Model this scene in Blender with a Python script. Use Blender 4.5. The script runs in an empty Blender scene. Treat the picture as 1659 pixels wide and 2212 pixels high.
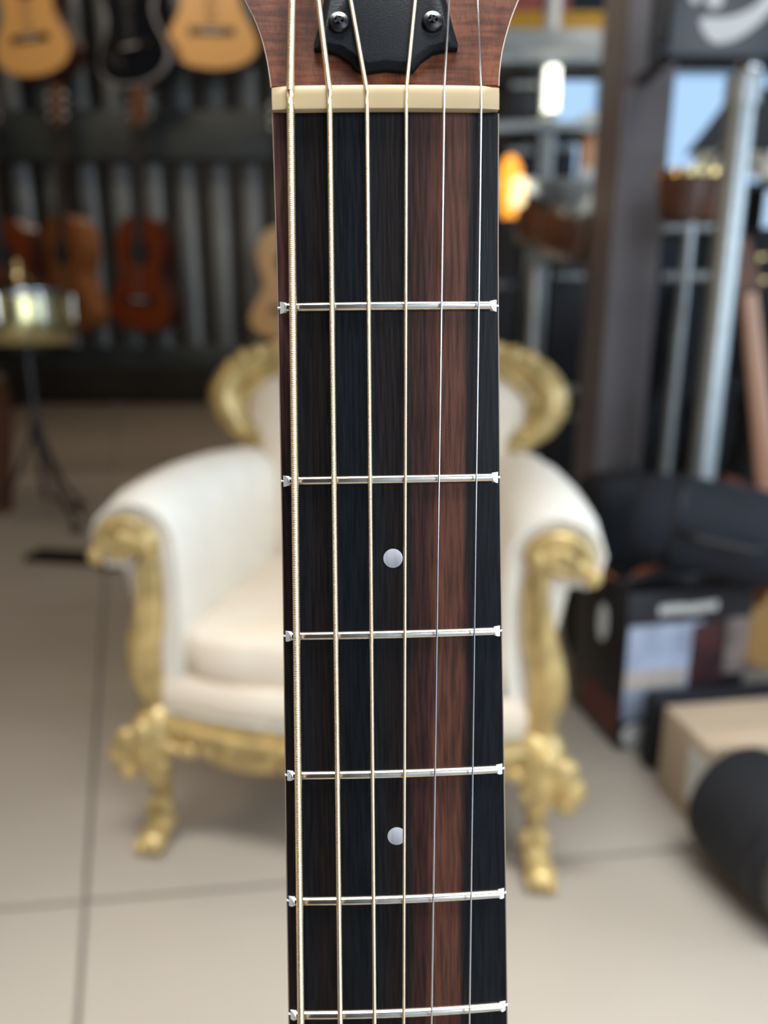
import bpy, bmesh, math, random
from mathutils import Vector, Matrix
random.seed(7)
S = bpy.context.scene
COL = S.collection
PI = math.pi
# ------------------------------------------------------------------ camera
F = 1600.0; CX = 829.5; CY = 1106.0; PITCH = math.radians(15); H = 0.85
cam_d = bpy.data.cameras.new('camera')
cam_d.sensor_fit = 'HORIZONTAL'; cam_d.sensor_width = 36; cam_d.lens = 36 * F / 1659
cam_d.clip_start = 0.01; cam_d.clip_end = 100
cam_d.dof.use_dof = True; cam_d.dof.focus_distance = 0.152; cam_d.dof.aperture_fstop = 10.0
cam_d.dof.aperture_blades = 0
cam = bpy.data.objects.new('camera', cam_d); COL.objects.link(cam)
cam.location = (0, 0, H); cam.rotation_euler = (PI / 2 - PITCH, 0, 0)
S.camera = cam
# ------------------------------------------------------------------ world, exposure
S.view_settings.view_transform = 'Standard'; S.view_settings.look = 'None'
S.view_settings.gamma = 1; S.view_settings.use_curve_mapping = False
S.view_settings.exposure = 0.12
W = bpy.data.worlds.new('sky'); S.world = W; W.use_nodes = True
bg = W.node_tree.nodes['Background']; bg.inputs[0].default_value = (0.52, 0.74, 1.0, 1); bg.inputs[1].default_value = 1.1

def area(name, loc, target, sx, sy, power, col, spread=180):
    l = bpy.data.lights.new(name, 'AREA'); l.shape = 'RECTANGLE'; l.size = sx; l.size_y = sy
    l.energy = power; l.color = col; l.spread = math.radians(spread)
    o = bpy.data.objects.new(name, l); COL.objects.link(o); o.location = loc
    o.rotation_euler = (Vector(target) - Vector(loc)).to_track_quat('-Z', 'Y').to_euler()
    return o
area('shopfront_daylight', (1.0, -1.0, 1.5), (0.1, 1.3, 0.5), 1.3, 1.4, 25, (0.93, 0.97, 1.0))
area('side_window_daylight', (3.4, 0.7, 1.6), (0, 1.1, 0.6), 1.8, 1.5, 35, (0.74, 0.88, 1.0))
area('overhead_floor_fill', (0.3, 0.05, 3.0), (0.3, 0.22, 0), 3.0, 0.5, 22, (0.97, 0.985, 1.0), 52)  # added overhead fill for the near floor, the ceiling has no opening
area('warm_left_lamp', (-2.0, 0.3, 1.9), (0.1, 1.2, 0.4), 0.6, 0.6, 7, (1.0, 0.72, 0.44))
area('rear_floor_fill', (-1.2, 5.2, 3.0), (-1.2, 5.2, 0), 1.6, 1.0, 22, (1.0, 0.78, 0.58))  # added fill that lifts the dark far floor
area('warm_ceiling_lamp', (-1.2, 1.9, 2.95), (-0.8, 2.2, 0), 0.9, 0.9, 6, (1.0, 0.80, 0.58))
area('rack_spot', (-1.0, 1.9, 2.98), (-1.1, 3.5, 2.1), 1.2, 0.3, 12, (1.0, 0.88, 0.72))
area('shelf_spot', (1.1, 1.7, 2.95), (0.9, 3.2, 1.4), 0.5, 0.5, 10, (1.0, 0.92, 0.8))

# ------------------------------------------------------------------ helpers
cp, sp = math.cos(PITCH), math.sin(PITCH)
def ray(px, py):
    x = (px - CX) / F; y = (CY - py) / F
    return Vector((x, cp + y * sp, -sp + y * cp))
def at(px, py, D):                         # world point seen at that direction, D metres in front
    r = ray(px, py); return Vector((0, 0, H)) + r * (D / r.y)
def gd(px, py):                            # point of the floor
    r = ray(px, py); return Vector((0, 0, H)) + r * (-H / r.z)

def N(nt, t, **kw):
    n = nt.nodes.new(t)
    for k, v in kw.items(): setattr(n, k, v)
    return n
def mat(name, col, rough=0.5, metal=0.0, var=0.12, scale=40, stretch=(1, 1, 1), bump=0.0, bscale=200, coat=0.0,
        emit=None, estr=0, spec=0.5, dark=None, detail=4):
    m = bpy.data.materials.new(name); m.use_nodes = True; nt = m.node_tree
    b = nt.nodes['Principled BSDF']
    tc = N(nt, 'ShaderNodeTexCoord'); mp = N(nt, 'ShaderNodeMapping'); mp.inputs['Scale'].default_value = stretch
    nt.links.new(tc.outputs['Object'], mp.inputs[0])
    nz = N(nt, 'ShaderNodeTexNoise'); nz.inputs['Scale'].default_value = scale; nz.inputs['Detail'].default_value = detail
    nt.links.new(mp.outputs[0], nz.inputs['Vector'])
    cr = N(nt, 'ShaderNodeValToRGB')
    d = dark or tuple(c * (1 - var) for c in col); l = tuple(min(1, c * (1 + var)) for c in col)
    if dark: l = col
    cr.color_ramp.elements[0].color = (*d, 1); cr.color_ramp.elements[0].position = .32
    cr.color_ramp.elements[1].color = (*l, 1); cr.color_ramp.elements[1].position = .68
    nt.links.new(nz.outputs[0], cr.inputs[0]); nt.links.new(cr.outputs[0], b.inputs['Base Color'])
    b.inputs['Roughness'].default_value = rough; b.inputs['Metallic'].default_value = metal
    b.inputs['Coat Weight'].default_value = coat; b.inputs['Specular IOR Level'].default_value = spec
    if bump:
        n2 = N(nt, 'ShaderNodeTexNoise'); n2.inputs['Scale'].default_value = bscale; nt.links.new(mp.outputs[0], n2.inputs['Vector'])
        bp = N(nt, 'ShaderNodeBump'); bp.inputs['Strength'].default_value = bump; bp.inputs['Distance'].default_value = 0.002
        nt.links.new(n2.outputs[0], bp.inputs['Height']); nt.links.new(bp.outputs[0], b.inputs['Normal'])
    if emit:
        b.inputs['Emission Color'].default_value = (*emit, 1); b.inputs['Emission Strength'].default_value = estr
    return m

def cr_spline(pts, n):
    P = [Vector(p) for p in pts]; out = []
    for i in range(len(P) - 1):
        a = P[i - 1] if i else P[0] * 2 - P[1]; b = P[i]; c = P[i + 1]; d = P[i + 2] if i + 2 < len(P) else P[-1] * 2 - P[-2]
        for k in range(n):
            t = k / n
            out.append(0.5 * ((2 * b) + (c - a) * t + (2 * a - 5 * b + 4 * c - d) * t * t + (3 * b - a - 3 * c + d) * t ** 3))
    out.append(P[-1]); return out

class MB:
    def __init__(s): s.v = []; s.f = []
    def add(s, vs, fs, M=None):
        o = len(s.v); s.v += [tuple(M @ Vector(q)) if M else tuple(q) for q in vs]; s.f += [tuple(i + o for i in q) for q in fs]; return s
    def box(s, a, b, M=None):
        x0, y0, z0 = a; x1, y1, z1 = b
        return s.add([(x0, y0, z0), (x1, y0, z0), (x1, y1, z0), (x0, y1, z0), (x0, y0, z1), (x1, y0, z1), (x1, y1, z1), (x0, y1, z1)],
                     [(0, 3, 2, 1), (4, 5, 6, 7), (0, 1, 5, 4), (1, 2, 6, 5), (2, 3, 7, 6), (3, 0, 4, 7)], M)
    def tube(s, path, r, n=12, M=None, sx=1.0):
        P = [Vector(p) for p in path]; k = len(P)
        R = r if isinstance(r, (list, tuple)) else [r] * k
        vs = []; fs = []; up = None
        for i in range(k):
            d = (P[min(i + 1, k - 1)] - P[max(i - 1, 0)])
            if d.length < 1e-9: d = Vector((0, 0, 1))
            d.normalize()
            if up is None:
                up = Vector((0, 1, 0)) if abs(d.y) < .9 else Vector((1, 0, 0))
            a = (up - d * up.dot(d)).normalized(); up = a; b = d.cross(a)
            for j in range(n):
                t = 2 * PI * j / n; vs.append(P[i] + (a * math.cos(t) * sx + b * math.sin(t)) * R[i])
        for i in range(k - 1):
            for j in range(n):
                fs.append((i * n + j, i * n + (j + 1) % n, (i + 1) * n + (j + 1) % n, (i + 1) * n + j))
        fs.append(tuple(range(n - 1, -1, -1))); fs.append(tuple((k - 1) * n + j for j in range(n)))
        return s.add(vs, fs, M)
    def lathe(s, prof, n=32, M=None):       # (r, z) pairs
        vs = []; fs = []; k = len(prof)
        for r, z in prof:
            for j in range(n): vs.append((r * math.cos(2 * PI * j / n), r * math.sin(2 * PI * j / n), z))
        for i in range(k - 1):
            for j in range(n): fs.append((i * n + j, i * n + (j + 1) % n, (i + 1) * n + (j + 1) % n, (i + 1) * n + j))
        fs.append(tuple(range(n - 1, -1, -1))); fs.append(tuple((k - 1) * n + j for j in range(n)))
        return s.add(vs, fs, M)
    def loft(s, rings, M=None, cap=True):
        n = len(rings[0]); vs = [p for r in rings for p in r]; fs = []
        for i in range(len(rings) - 1):
            for j in range(n): fs.append((i * n + j, i * n + (j + 1) % n, (i + 1) * n + (j + 1) % n, (i + 1) * n + j))
        if cap: fs.append(tuple(range(n - 1, -1, -1))); fs.append(tuple((len(rings) - 1) * n + j for j in range(n)))
        return s.add(vs, fs, M)
    def prism(s, pts, z0, z1, M=None):
        return s.loft([[(x, y, z0) for x, y in pts], [(x, y, z1) for x, y in pts]], M)
    def ball(s, c, r, n=10, M=None):
        rx, ry, rz = r if isinstance(r, (list, tuple)) else (r, r, r)
        prof = [(max(1e-5, math.sin(PI * i / n)), -math.cos(PI * i / n)) for i in range(n + 1)]
        T = Matrix.Translation(c) @ Matrix.Diagonal((rx, ry, rz, 1))
        return s.lathe(prof, n + 4, (M @ T) if M else T)
    def pillow(s, c, h, e=4, n=12, M=None):      # superellipsoid: half sizes h
        def q(a, p): return math.copysign(abs(a) ** p, a)
        k = 2.0 / e; vs = []; fs = []; m = 2 * n
        for i in range(n + 1):
            t = -PI / 2 + PI * i / n
            for j in range(m):
                u = 2 * PI * j / m
                vs.append((c[0] + h[0] * q(math.cos(t), k) * q(math.cos(u), k), c[1] + h[1] * q(math.cos(t), k) * q(math.sin(u), k), c[2] + h[2] * q(math.sin(t), k)))
        for i in range(n):
            for j in range(m): fs.append((i * m + j, i * m + (j + 1) % m, (i + 1) * m + (j + 1) % m, (i + 1) * m + j))
        return s.add(vs, fs, M)
    def build(s, name, m, parent=None, smooth=True, bevel=0, loc=None, angle=40):
        me = bpy.data.meshes.new(name); 
        c = Vector(loc) if loc is not None else Vector((0, 0, 0))
        me.from_pydata([tuple(Vector(v) - c) for v in s.v], [], s.f)
        bm = bmesh.new(); bm.from_mesh(me)
        bmesh.ops.remove_doubles(bm, verts=bm.verts, dist=1e-6)
        bmesh.ops.recalc_face_normals(bm, faces=bm.faces)
        if bevel: bmesh.ops.bevel(bm, geom=[e for e in bm.edges if e.calc_face_angle(0) > .5], offset=bevel, segments=2, affect='EDGES', profile=.5)
        for f in bm.faces: f.smooth = smooth
        if smooth:
            for e in bm.edges:
                if e.calc_face_angle(0) > math.radians(angle): e.smooth = False
        bm.to_mesh(me); bm.free(); me.materials.append(m)
        o = bpy.data.objects.new(name, me); COL.objects.link(o); o.location = c
        if parent: o.parent = parent
        return o
def tag(o, label=None, cat=None, group=None, kind=None):
    if label: o['label'] = label
    if cat: o['category'] = cat
    if group: o['group'] = group
    if kind: o['kind'] = kind
    return o
def thing(name, loc, label, cat, group=None, rz=0, M=None):
    o = bpy.data.objects.new(name, None); COL.objects.link(o); o.empty_display_size = .05
    if M is not None: o.matrix_world = M
    else: o.location = loc; o.rotation_euler = (0, 0, rz)
    tag(o, label, cat, group); return o

# ------------------------------------------------------------------ materials
def wood_mat(name, c0, c1, axis_stretch, scale=6, rough=.4, coat=0.0, bump=.1):
    return mat(name, c1, rough, 0, scale=scale, stretch=axis_stretch, dark=c0, coat=coat, bump=bump, bscale=scale * 3, detail=8)
M_floor = mat('polished_concrete', (.42, .372, .312), .30, var=.06, scale=1.6, bump=.0)
M_joint = mat('floor_joint', (.17, .15, .12), .7)
M_wall = mat('dark_wall', (.030, .028, .025), .6, var=.2, scale=3)
M_wallr = mat('navy_wall', (.006, .009, .015), .6, var=.2, scale=3)
M_ceil = mat('ceiling_paint', (.10, .09, .08), .8)
M_slat = mat('grey_metal_slat', (.17, .18, .18), .42, .3, var=.3, scale=2.2)
M_rail = mat('dark_green_rail', (.018, .022, .020), .5, var=.2, scale=5)
M_black = mat('black_plastic', (.010, .010, .011), .45)
M_nylon = mat('black_nylon', (.008, .009, .013), .72, bump=.4, bscale=900, var=.25, scale=12)
M_nylonb = mat('navy_nylon', (.015, .020, .032), .75, bump=.4, bscale=900, var=.2, scale=9)
M_tolex = mat('black_tolex', (.006, .008, .012), .6, bump=.3, bscale=700)
M_chrome = mat('chrome', (.75, .77, .78), .18, 1.0, var=.05)
M_steel = mat('galvanised_steel', (.42, .45, .46), .38, .6, var=.12, scale=20)
M_white = mat('off_white_enamel', (.72, .72, .68), .4)
M_brass = mat('brass', (.85, .66, .30), .25, 1.0, var=.1, scale=15)
M_gilt = mat('gilt', (.55, .40, .16), .34, .3, var=.30, scale=26, bump=.35, bscale=120, coat=.2)
M_uph = mat('cream_damask', (.92, .82, .68), .75, var=.07, scale=14, bump=.25, bscale=600, dark=(.87, .75, .60))
M_uphw = mat('white_damask', (.90, .86, .77), .72, var=.04, scale=14, bump=.25, bscale=600)
M_piping = mat('grey_piping', (.50, .46, .38), .6)
M_spruce = wood_mat('spruce', (.66, .33, .10), (.74, .40, .13), (30, 30, 2), 2, .3, .4, 0)
M_cedar = wood_mat('cedar', (.17, .055, .012), (.25, .085, .018), (30, 30, 2), 2, .45, .1, 0)
M_cherry = wood_mat('cherry_red', (.10, .014, .0015), (.17, .030, .002), (30, 30, 2), 2, .5, 0, 0)
M_dull = mat('aged_string', (.10, .09, .08), .5, .5)
M_tan = wood_mat('tan_top', (.52, .29, .10), (.60, .35, .13), (30, 30, 2), 2, .32, .4, 0)
M_side = wood_mat('dark_rosewood_side', (.035, .010, .006), (.07, .02, .01), (4, 4, 20), 2, .35, .4, 0)
M_blackgloss = mat('black_gloss', (.006, .007, .010), .12, coat=.6)
M_greybind = mat('grey_binding', (.30, .28, .27), .4)
M_ebony = mat('ebony', (.012, .009, .008), .4)
M_neckw = wood_mat('neck_mahogany', (.10, .04, .02), (.16, .07, .035), (30, 30, 2), 3, .45, 0, 0)
M_card = mat('cardboard', (.56, .43, .30), .8, var=.05, scale=8, bump=.1)
M_paper = mat('white_paper', (.80, .80, .78), .6, var=.03)
M_yellow = mat('mustard_box', (.55, .30, .02), .5, var=.08)
M_redbox = mat('dusty_red_box', (.30, .07, .06), .5, var=.1)
M_brown = mat('brown_leather', (.13, .05, .025), .45, var=.3, scale=20)

# ------------------------------------------------------------------ room
XL, XR, YB, YF, ZC = -3.4, 3.6, 7.3, -1.1, 3.1
def setting(o): o['kind'] = 'structure'; return o
fl = setting(MB().box((XL, YF, -.06), (XR, YB, -.008)).build('floor', M_joint, smooth=False))
# slabs laid between saw-cut joints
a0 = gd(168, 2212); a1 = gd(222, 1350); da = (a1 - a0).normalized(); b0 = gd(187, 1947); b1 = gd(1420, 1838); db = (b1 - b0).normalized()
def isect(p, u, q, v):
    t = ((q.x - p.x) * v.y - (q.y - p.y) * v.x) / (u.x * v.y - u.y * v.x); return p + u * t
O = isect(a0, da, b0, db); L = 1.22; g = .0035
for i in range(-4, 4):
    for j in range(-3, 7):
        c = [O + db * (i * L + g) + da * (j * L + g), O + db * ((i + 1) * L - g) + da * (j * L + g),
             O + db * ((i + 1) * L - g) + da * ((j + 1) * L - g), O + db * (i * L + g) + da * ((j + 1) * L - g)]
        poly = [(p.x, p.y) for p in c]
        def clip(poly, f, mk):
            out = []
            for k in range(len(poly)):
                p, q = poly[k], poly[(k + 1) % len(poly)]
                if f(p) >= 0: out.append(p)
                if f(p) * f(q) < 0:
                    t = f(p) / (f(p) - f(q)); out.append((p[0] + (q[0] - p[0]) * t, p[1] + (q[1] - p[1]) * t))
            return out
        for fn in (lambda p: p[0] - XL, lambda p: XR - p[0], lambda p: p[1] - YF, lambda p: YB - p[1]):
            poly = clip(poly, fn, 0)
            if len(poly) < 3: break
        if len(poly) < 3: continue
        MB().prism(poly, -.012, 0).build('floor_slab', M_floor, fl, smooth=False)
setting(MB().box((XL, YF, ZC), (XR, YB, ZC + .1)).build('ceiling', M_ceil, smooth=False))
setting(MB().box((XL - .1, YF, 0), (XL, YB, ZC)).build('wall_left', M_wall, smooth=False))
wr = MB(); wr.box((XR, 2.6, 0), (XR + .1, YB, ZC)); wr.box((XR, YF, 0), (XR + .1, 2.6, .5)); wr.box((XR, YF, 2.6), (XR + .1, 2.6, ZC))
setting(wr.build('wall_right', M_wallr, smooth=False))
wf = MB(); wf.box((XL, YF - .1, 0), (0.05, YF, ZC)); wf.box((0.05, YF - .1, 2.35), (XR, YF, ZC)); wf.box((2.0, YF - .1, 0), (XR, YF, 2.35))
setting(wf.build('added_wall_front', M_wall, smooth=False))  # unseen front wall, added to cut sky light on the left
# back wall with clerestory shop windows to the right
WX0, WX1, WZ0, WZ1 = 1.25, 3.5, 1.95, 2.95
wb = MB(); wb.box((XL, YB, 0), (WX0, YB + .12, ZC)); wb.box((WX0, YB, 0), (WX1, YB + .12, WZ0)); wb.box((WX0, YB, WZ1), (XR, YB + .12, ZC)); wb.box((WX1, YB, WZ0), (XR, YB + .12, WZ1))
setting(wb.build('wall_back', M_wall, smooth=False))
setting(MB().box((XL, YB - .02, 0), (XR, YB, .06)).build('baseboard_back', M_black, smooth=False))
M_glass = bpy.data.materials.new('window_glass'); M_glass.use_nodes = True
nt = M_glass.node_tree; nt.nodes.clear(); o_ = N(nt, 'ShaderNodeOutputMaterial'); mx = N(nt, 'ShaderNodeMixShader'); tr = N(nt, 'ShaderNodeBsdfTransparent'); gl = N(nt, 'ShaderNodeBsdfGlossy')
gl.inputs['Roughness'].default_value = .05; mx.inputs[0].default_value = .06; tr.inputs[0].default_value = (.93, .96, 1, 1)
nt.links.new(tr.outputs[0], mx.inputs[1]); nt.links.new(gl.outputs[0], mx.inputs[2]); nt.links.new(mx.outputs[0], o_.inputs[0])
for k, (x0, x1) in enumerate(((WX0, 1.95), (1.95, WX1))):
    fr = MB(); t = .05
    fr.box((x0, YB - .03, WZ0), (x0 + t, YB + .12, WZ1)); fr.box((x1 - t, YB - .03, WZ0), (x1, YB + .12, WZ1))
    fr.box((x0 + t, YB - .03, WZ0), (x1 - t, YB + .12, WZ0 + t)); fr.box((x0 + t, YB - .03, WZ1 - t), (x1 - t, YB + .12, WZ1))
    w = setting(fr.build('window_%d' % (k + 1), M_steel, smooth=False))
    MB().box((x0 + t, YB + .05, WZ0 + t), (x1 - t, YB + .056, WZ1 - t)).build('pane', M_glass, w, smooth=False)

# ------------------------------------------------------------------ column
cl = MB().box((.665, 2.3, 0), (.812, 2.56, ZC)).build('column', mat('column_paint', (.185, .17, .185), .5, var=.08, scale=3), smooth=False, bevel=.006)
tag(cl, 'square grey brown painted column standing right of the armchair', 'column')

# ------------------------------------------------------------------ guitars
HW = [(0, .0), (.004, .04), (.02, .085), (.06, .122), (.11, .138), (.16, .136), (.22, .120), (.245, .118), (.29, .132), (.34, .163), (.385, .182), (.42, .178), (.448, .156), (.470, .118), (.485, .065), (.49, .0)]
def body_outline(sc=1.0, w=1.0):
    h = [Vector((x * w * sc, -y * sc, 0)) for y, x in HW]
    h = cr_spline(h, 3); L_ = [(p.x, p.y) for p in h if p.x >= 0]
    return [(-x, y) for x, y in L_[:-1]][::-1][:-1] + L_[:-1] if False else [(x, y) for x, y in L_] + [(-x, y) for x, y in reversed(L_[1:-1])]
def ring_disc(r0, r1, z0, z1, c, n=32):
    m = MB(); rings = []
    m.loft([[(c[0] + r * math.cos(2 * PI * j / n), c[1] + r * math.sin(2 * PI * j / n), z) for j in range(n)] for r, z in ((r0, z0), (r1, z0), (r1, z1), (r0, z1), (r0, z0))], cap=False)
    return m
def hung_guitar(px_c, Ztop, D, rz, top, side, label, group, scale=1.0, w=1.0, tilt=0.0, bindm=None, headst=None):
    """local: z = front? built in x (width), y (down the neck is -y), z outwards; stood up by the matrix"""
    p = at(px_c, 300, D); ln = 1.0 * scale
    # origin: top of headstock, at the hanger
    Mx = Matrix.Translation((p.x, D, Ztop)) @ Matrix.Rotation(rz, 4, 'Z') @ Matrix.Rotation(PI / 2, 4, 'X') @ Matrix.Rotation(tilt, 4, 'Z')
    g_ = thing('acoustic_guitar', None, label, 'guitar', group, M=Mx)
    s = scale; yb = -.50 * s                     # body begins here
    ol = [(x, y + yb) for x, y in body_outline(s, w)]
    b = MB().prism(ol, -.095 * s, -.004).build('body', side, g_)
    MB().prism([(x * .985, yb + (y - yb) * .99 - .002) for x, y in ol], -.004, 0).build('soundboard', top, g_)
    if bindm: MB().loft([[(x * k, yb + (y - yb) * k2, z) for x, y in ol] for k, k2, z in ((.985, .99, .001), (1.01, 1.004, .001), (1.01, 1.004, -.02), (.985, .99, -.02), (.985, .99, .001))], cap=False).build('binding', bindm, g_)
    ring_disc(.044 * s, .058 * s, .0002, .0015, (0, yb - .155 * s)).build('rosette', M_ebony, g_)
    MB().lathe([(.044 * s, 0), (.044 * s, .0012)], 28, Matrix.Translation((0, yb - .155 * s, 0))).build('soundhole', M_black, g_)
    br = MB().box((-.09 * s, yb - .365 * s, 0), (.09 * s, yb - .34 * s, .009)).build('bridge', M_ebony, g_, bevel=.002)
    MB().box((-.04 * s, yb - .355 * s, .009), (.04 * s, yb - .351 * s, .012)).build('saddle', M_paper, br, smooth=False)
    nk = MB(); nk.loft([[(.026 * s * math.cos(a) * k, y, -.004 - .016 * s * math.sin(a)) for a in [PI * q / 8 for q in range(9)]] for y, k in ((-.17 * s, .95), (yb + .005, 1.05))])
    nk.build('neck', M_neckw, g_)
    MB().box((-.026 * s, yb - .10 * s, -.003), (.026 * s, -.17 * s, .004)).build('fingerboard', M_ebony, g_, smooth=False)
    hd = [(-.022, -.17), (-.035, -.14), (-.037, -.01), (-.02, 0), (.02, 0), (.037, -.01), (.035, -.14), (.022, -.17)]
    h = MB().prism([(x * s, y * s) for x, y in hd], -.018, -.002).build('headstock', headst or M_neckw, g_, bevel=.002)
    for sd in (-1, 1):
        for k in range(3):
            t = MB(); yy = -.04 * s - k * .04 * s
            t.tube([(sd * .036 * s, yy, -.01), (sd * .048 * s, yy, -.01)], .003, 8); t.ball((sd * .054 * s, yy, -.01), (.008, .009, .005), 8)
            t.build('tuner', M_white if headst is None else M_chrome, g_)
    st = MB()
    for k in range(6):
        x = (-.02 + .008 * k) * s; st.tube([(x * .9, -.165 * s, .006), (x, yb - .35 * s, .011)], .0007, 4)
    tag(st.build('strings', M_dull, g_), kind='stuff')
    return g_

RD = 3.5
rk = thing('display_rack', (-1.2, RD + .1, 0), 'tall guitar rack of grey vertical slats with dark cross rails', 'rack')
def rb(mb, name, m, **kw):
    mb.v = [(x + 1.2, y - RD - .1, z) for x, y, z in mb.v]; return mb.build(name, m, rk, **kw)
for x in (-2.12, -.42):
    rb(MB().box((x - .035, RD + .1, 0), (x + .035, RD + .17, 3.05)), 'post', M_rail, bevel=.004)
    rb(MB().box((x - .03, RD - .12, 0), (x + .03, RD + .42, .05)), 'foot', M_rail, bevel=.004)
for z0, z1 in ((1.50, 1.70), (2.62, 2.74), (.60, .70)):
    rb(MB().box((-2.12, RD + .035, z0), (-.42, RD + .10, z1)), 'cross_rail', M_rail, bevel=.004)
px_s = [22 + 73 * k for k in range(-1, 9)]
for px in px_s:
    x = at(px, 200, RD + .15).x
    n = 8; ring = [(.055 * math.cos(PI * q / n), -.022 * math.sin(PI * q / n)) for q in range(n + 1)]
    m = MB().loft([[(x + a * .85, RD + .155 + b, z) for a, b in ring] for z in (.66, 3.0)])
    rb(m, 'slat', M_slat)
def hanger(x, z, D):
    m = MB(); m.tube([(x, RD + .04, z), (x, D - .045, z - .01)], .006, 8)
    for s in (-1, 1): m.tube([(x, D - .03, z - .01), (x + s * .03, D - .03, z - .008), (x + s * .034, D + -.06, z + .002)], .006, 8)
    rb(m, 'hanger', M_black)
G1 = 'guitars hung on the upper rail of the rack'; G2 = 'guitars hung on the lower rail of the rack'
up = [(90, 2.775, -.28, M_spruce, M_side, 'orange topped acoustic guitar hung at the upper left corner', G1, None),
      (300, 2.745, -.45, M_blackgloss, M_blackgloss, 'black glossy acoustic guitar hung between the two orange topped ones', G1, M_greybind),
      (470, 2.80, 0.05, M_spruce, M_side, 'orange topped acoustic guitar hung beside the foreground headstock', G1, None)]
for px, zt, rz, tp, sd, lb, gr, bm_ in up:
    x = at(px, 100, RD - .1).x / at(px, 300, RD - .1).x * px if False else px
    hung_guitar(px, zt, RD - .12, rz, tp, sd, lb, gr, bindm=bm_)
low = [(-25, 1.75, -.3, M_cherry, M_side, 'dark red acoustic guitar at the left edge behind the cymbal', 0, 1.0, M_neckw),
       (128, 1.76, -.60, M_cedar, M_cedar, 'orange brown acoustic guitar hung low right behind the cymbal', -.10, 1.0, None),
       (305, 1.76, -.42, M_cherry, M_side, 'dark red acoustic guitar hung low beside the orange brown one', -.09, .93, M_neckw),
       (617, 1.72, .12, M_tan, M_side, 'light tan acoustic guitar half hidden behind the foreground neck', 0, 1.0, None)]
for px, zt, rz, tp, sd, lb, tl, w, hs in low:
    hung_guitar(px, zt, RD - .12, rz, tp, sd, lb, G2, w=w, tilt=tl, headst=hs)
for px, z in ((92, 2.66), (300, 2.66), (470, 2.66), (-25, 1.6), (128, 1.6), (305, 1.6), (617, 1.58)):
    hanger(at(px, 300, RD - .12).x, z, RD - .12)

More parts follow.
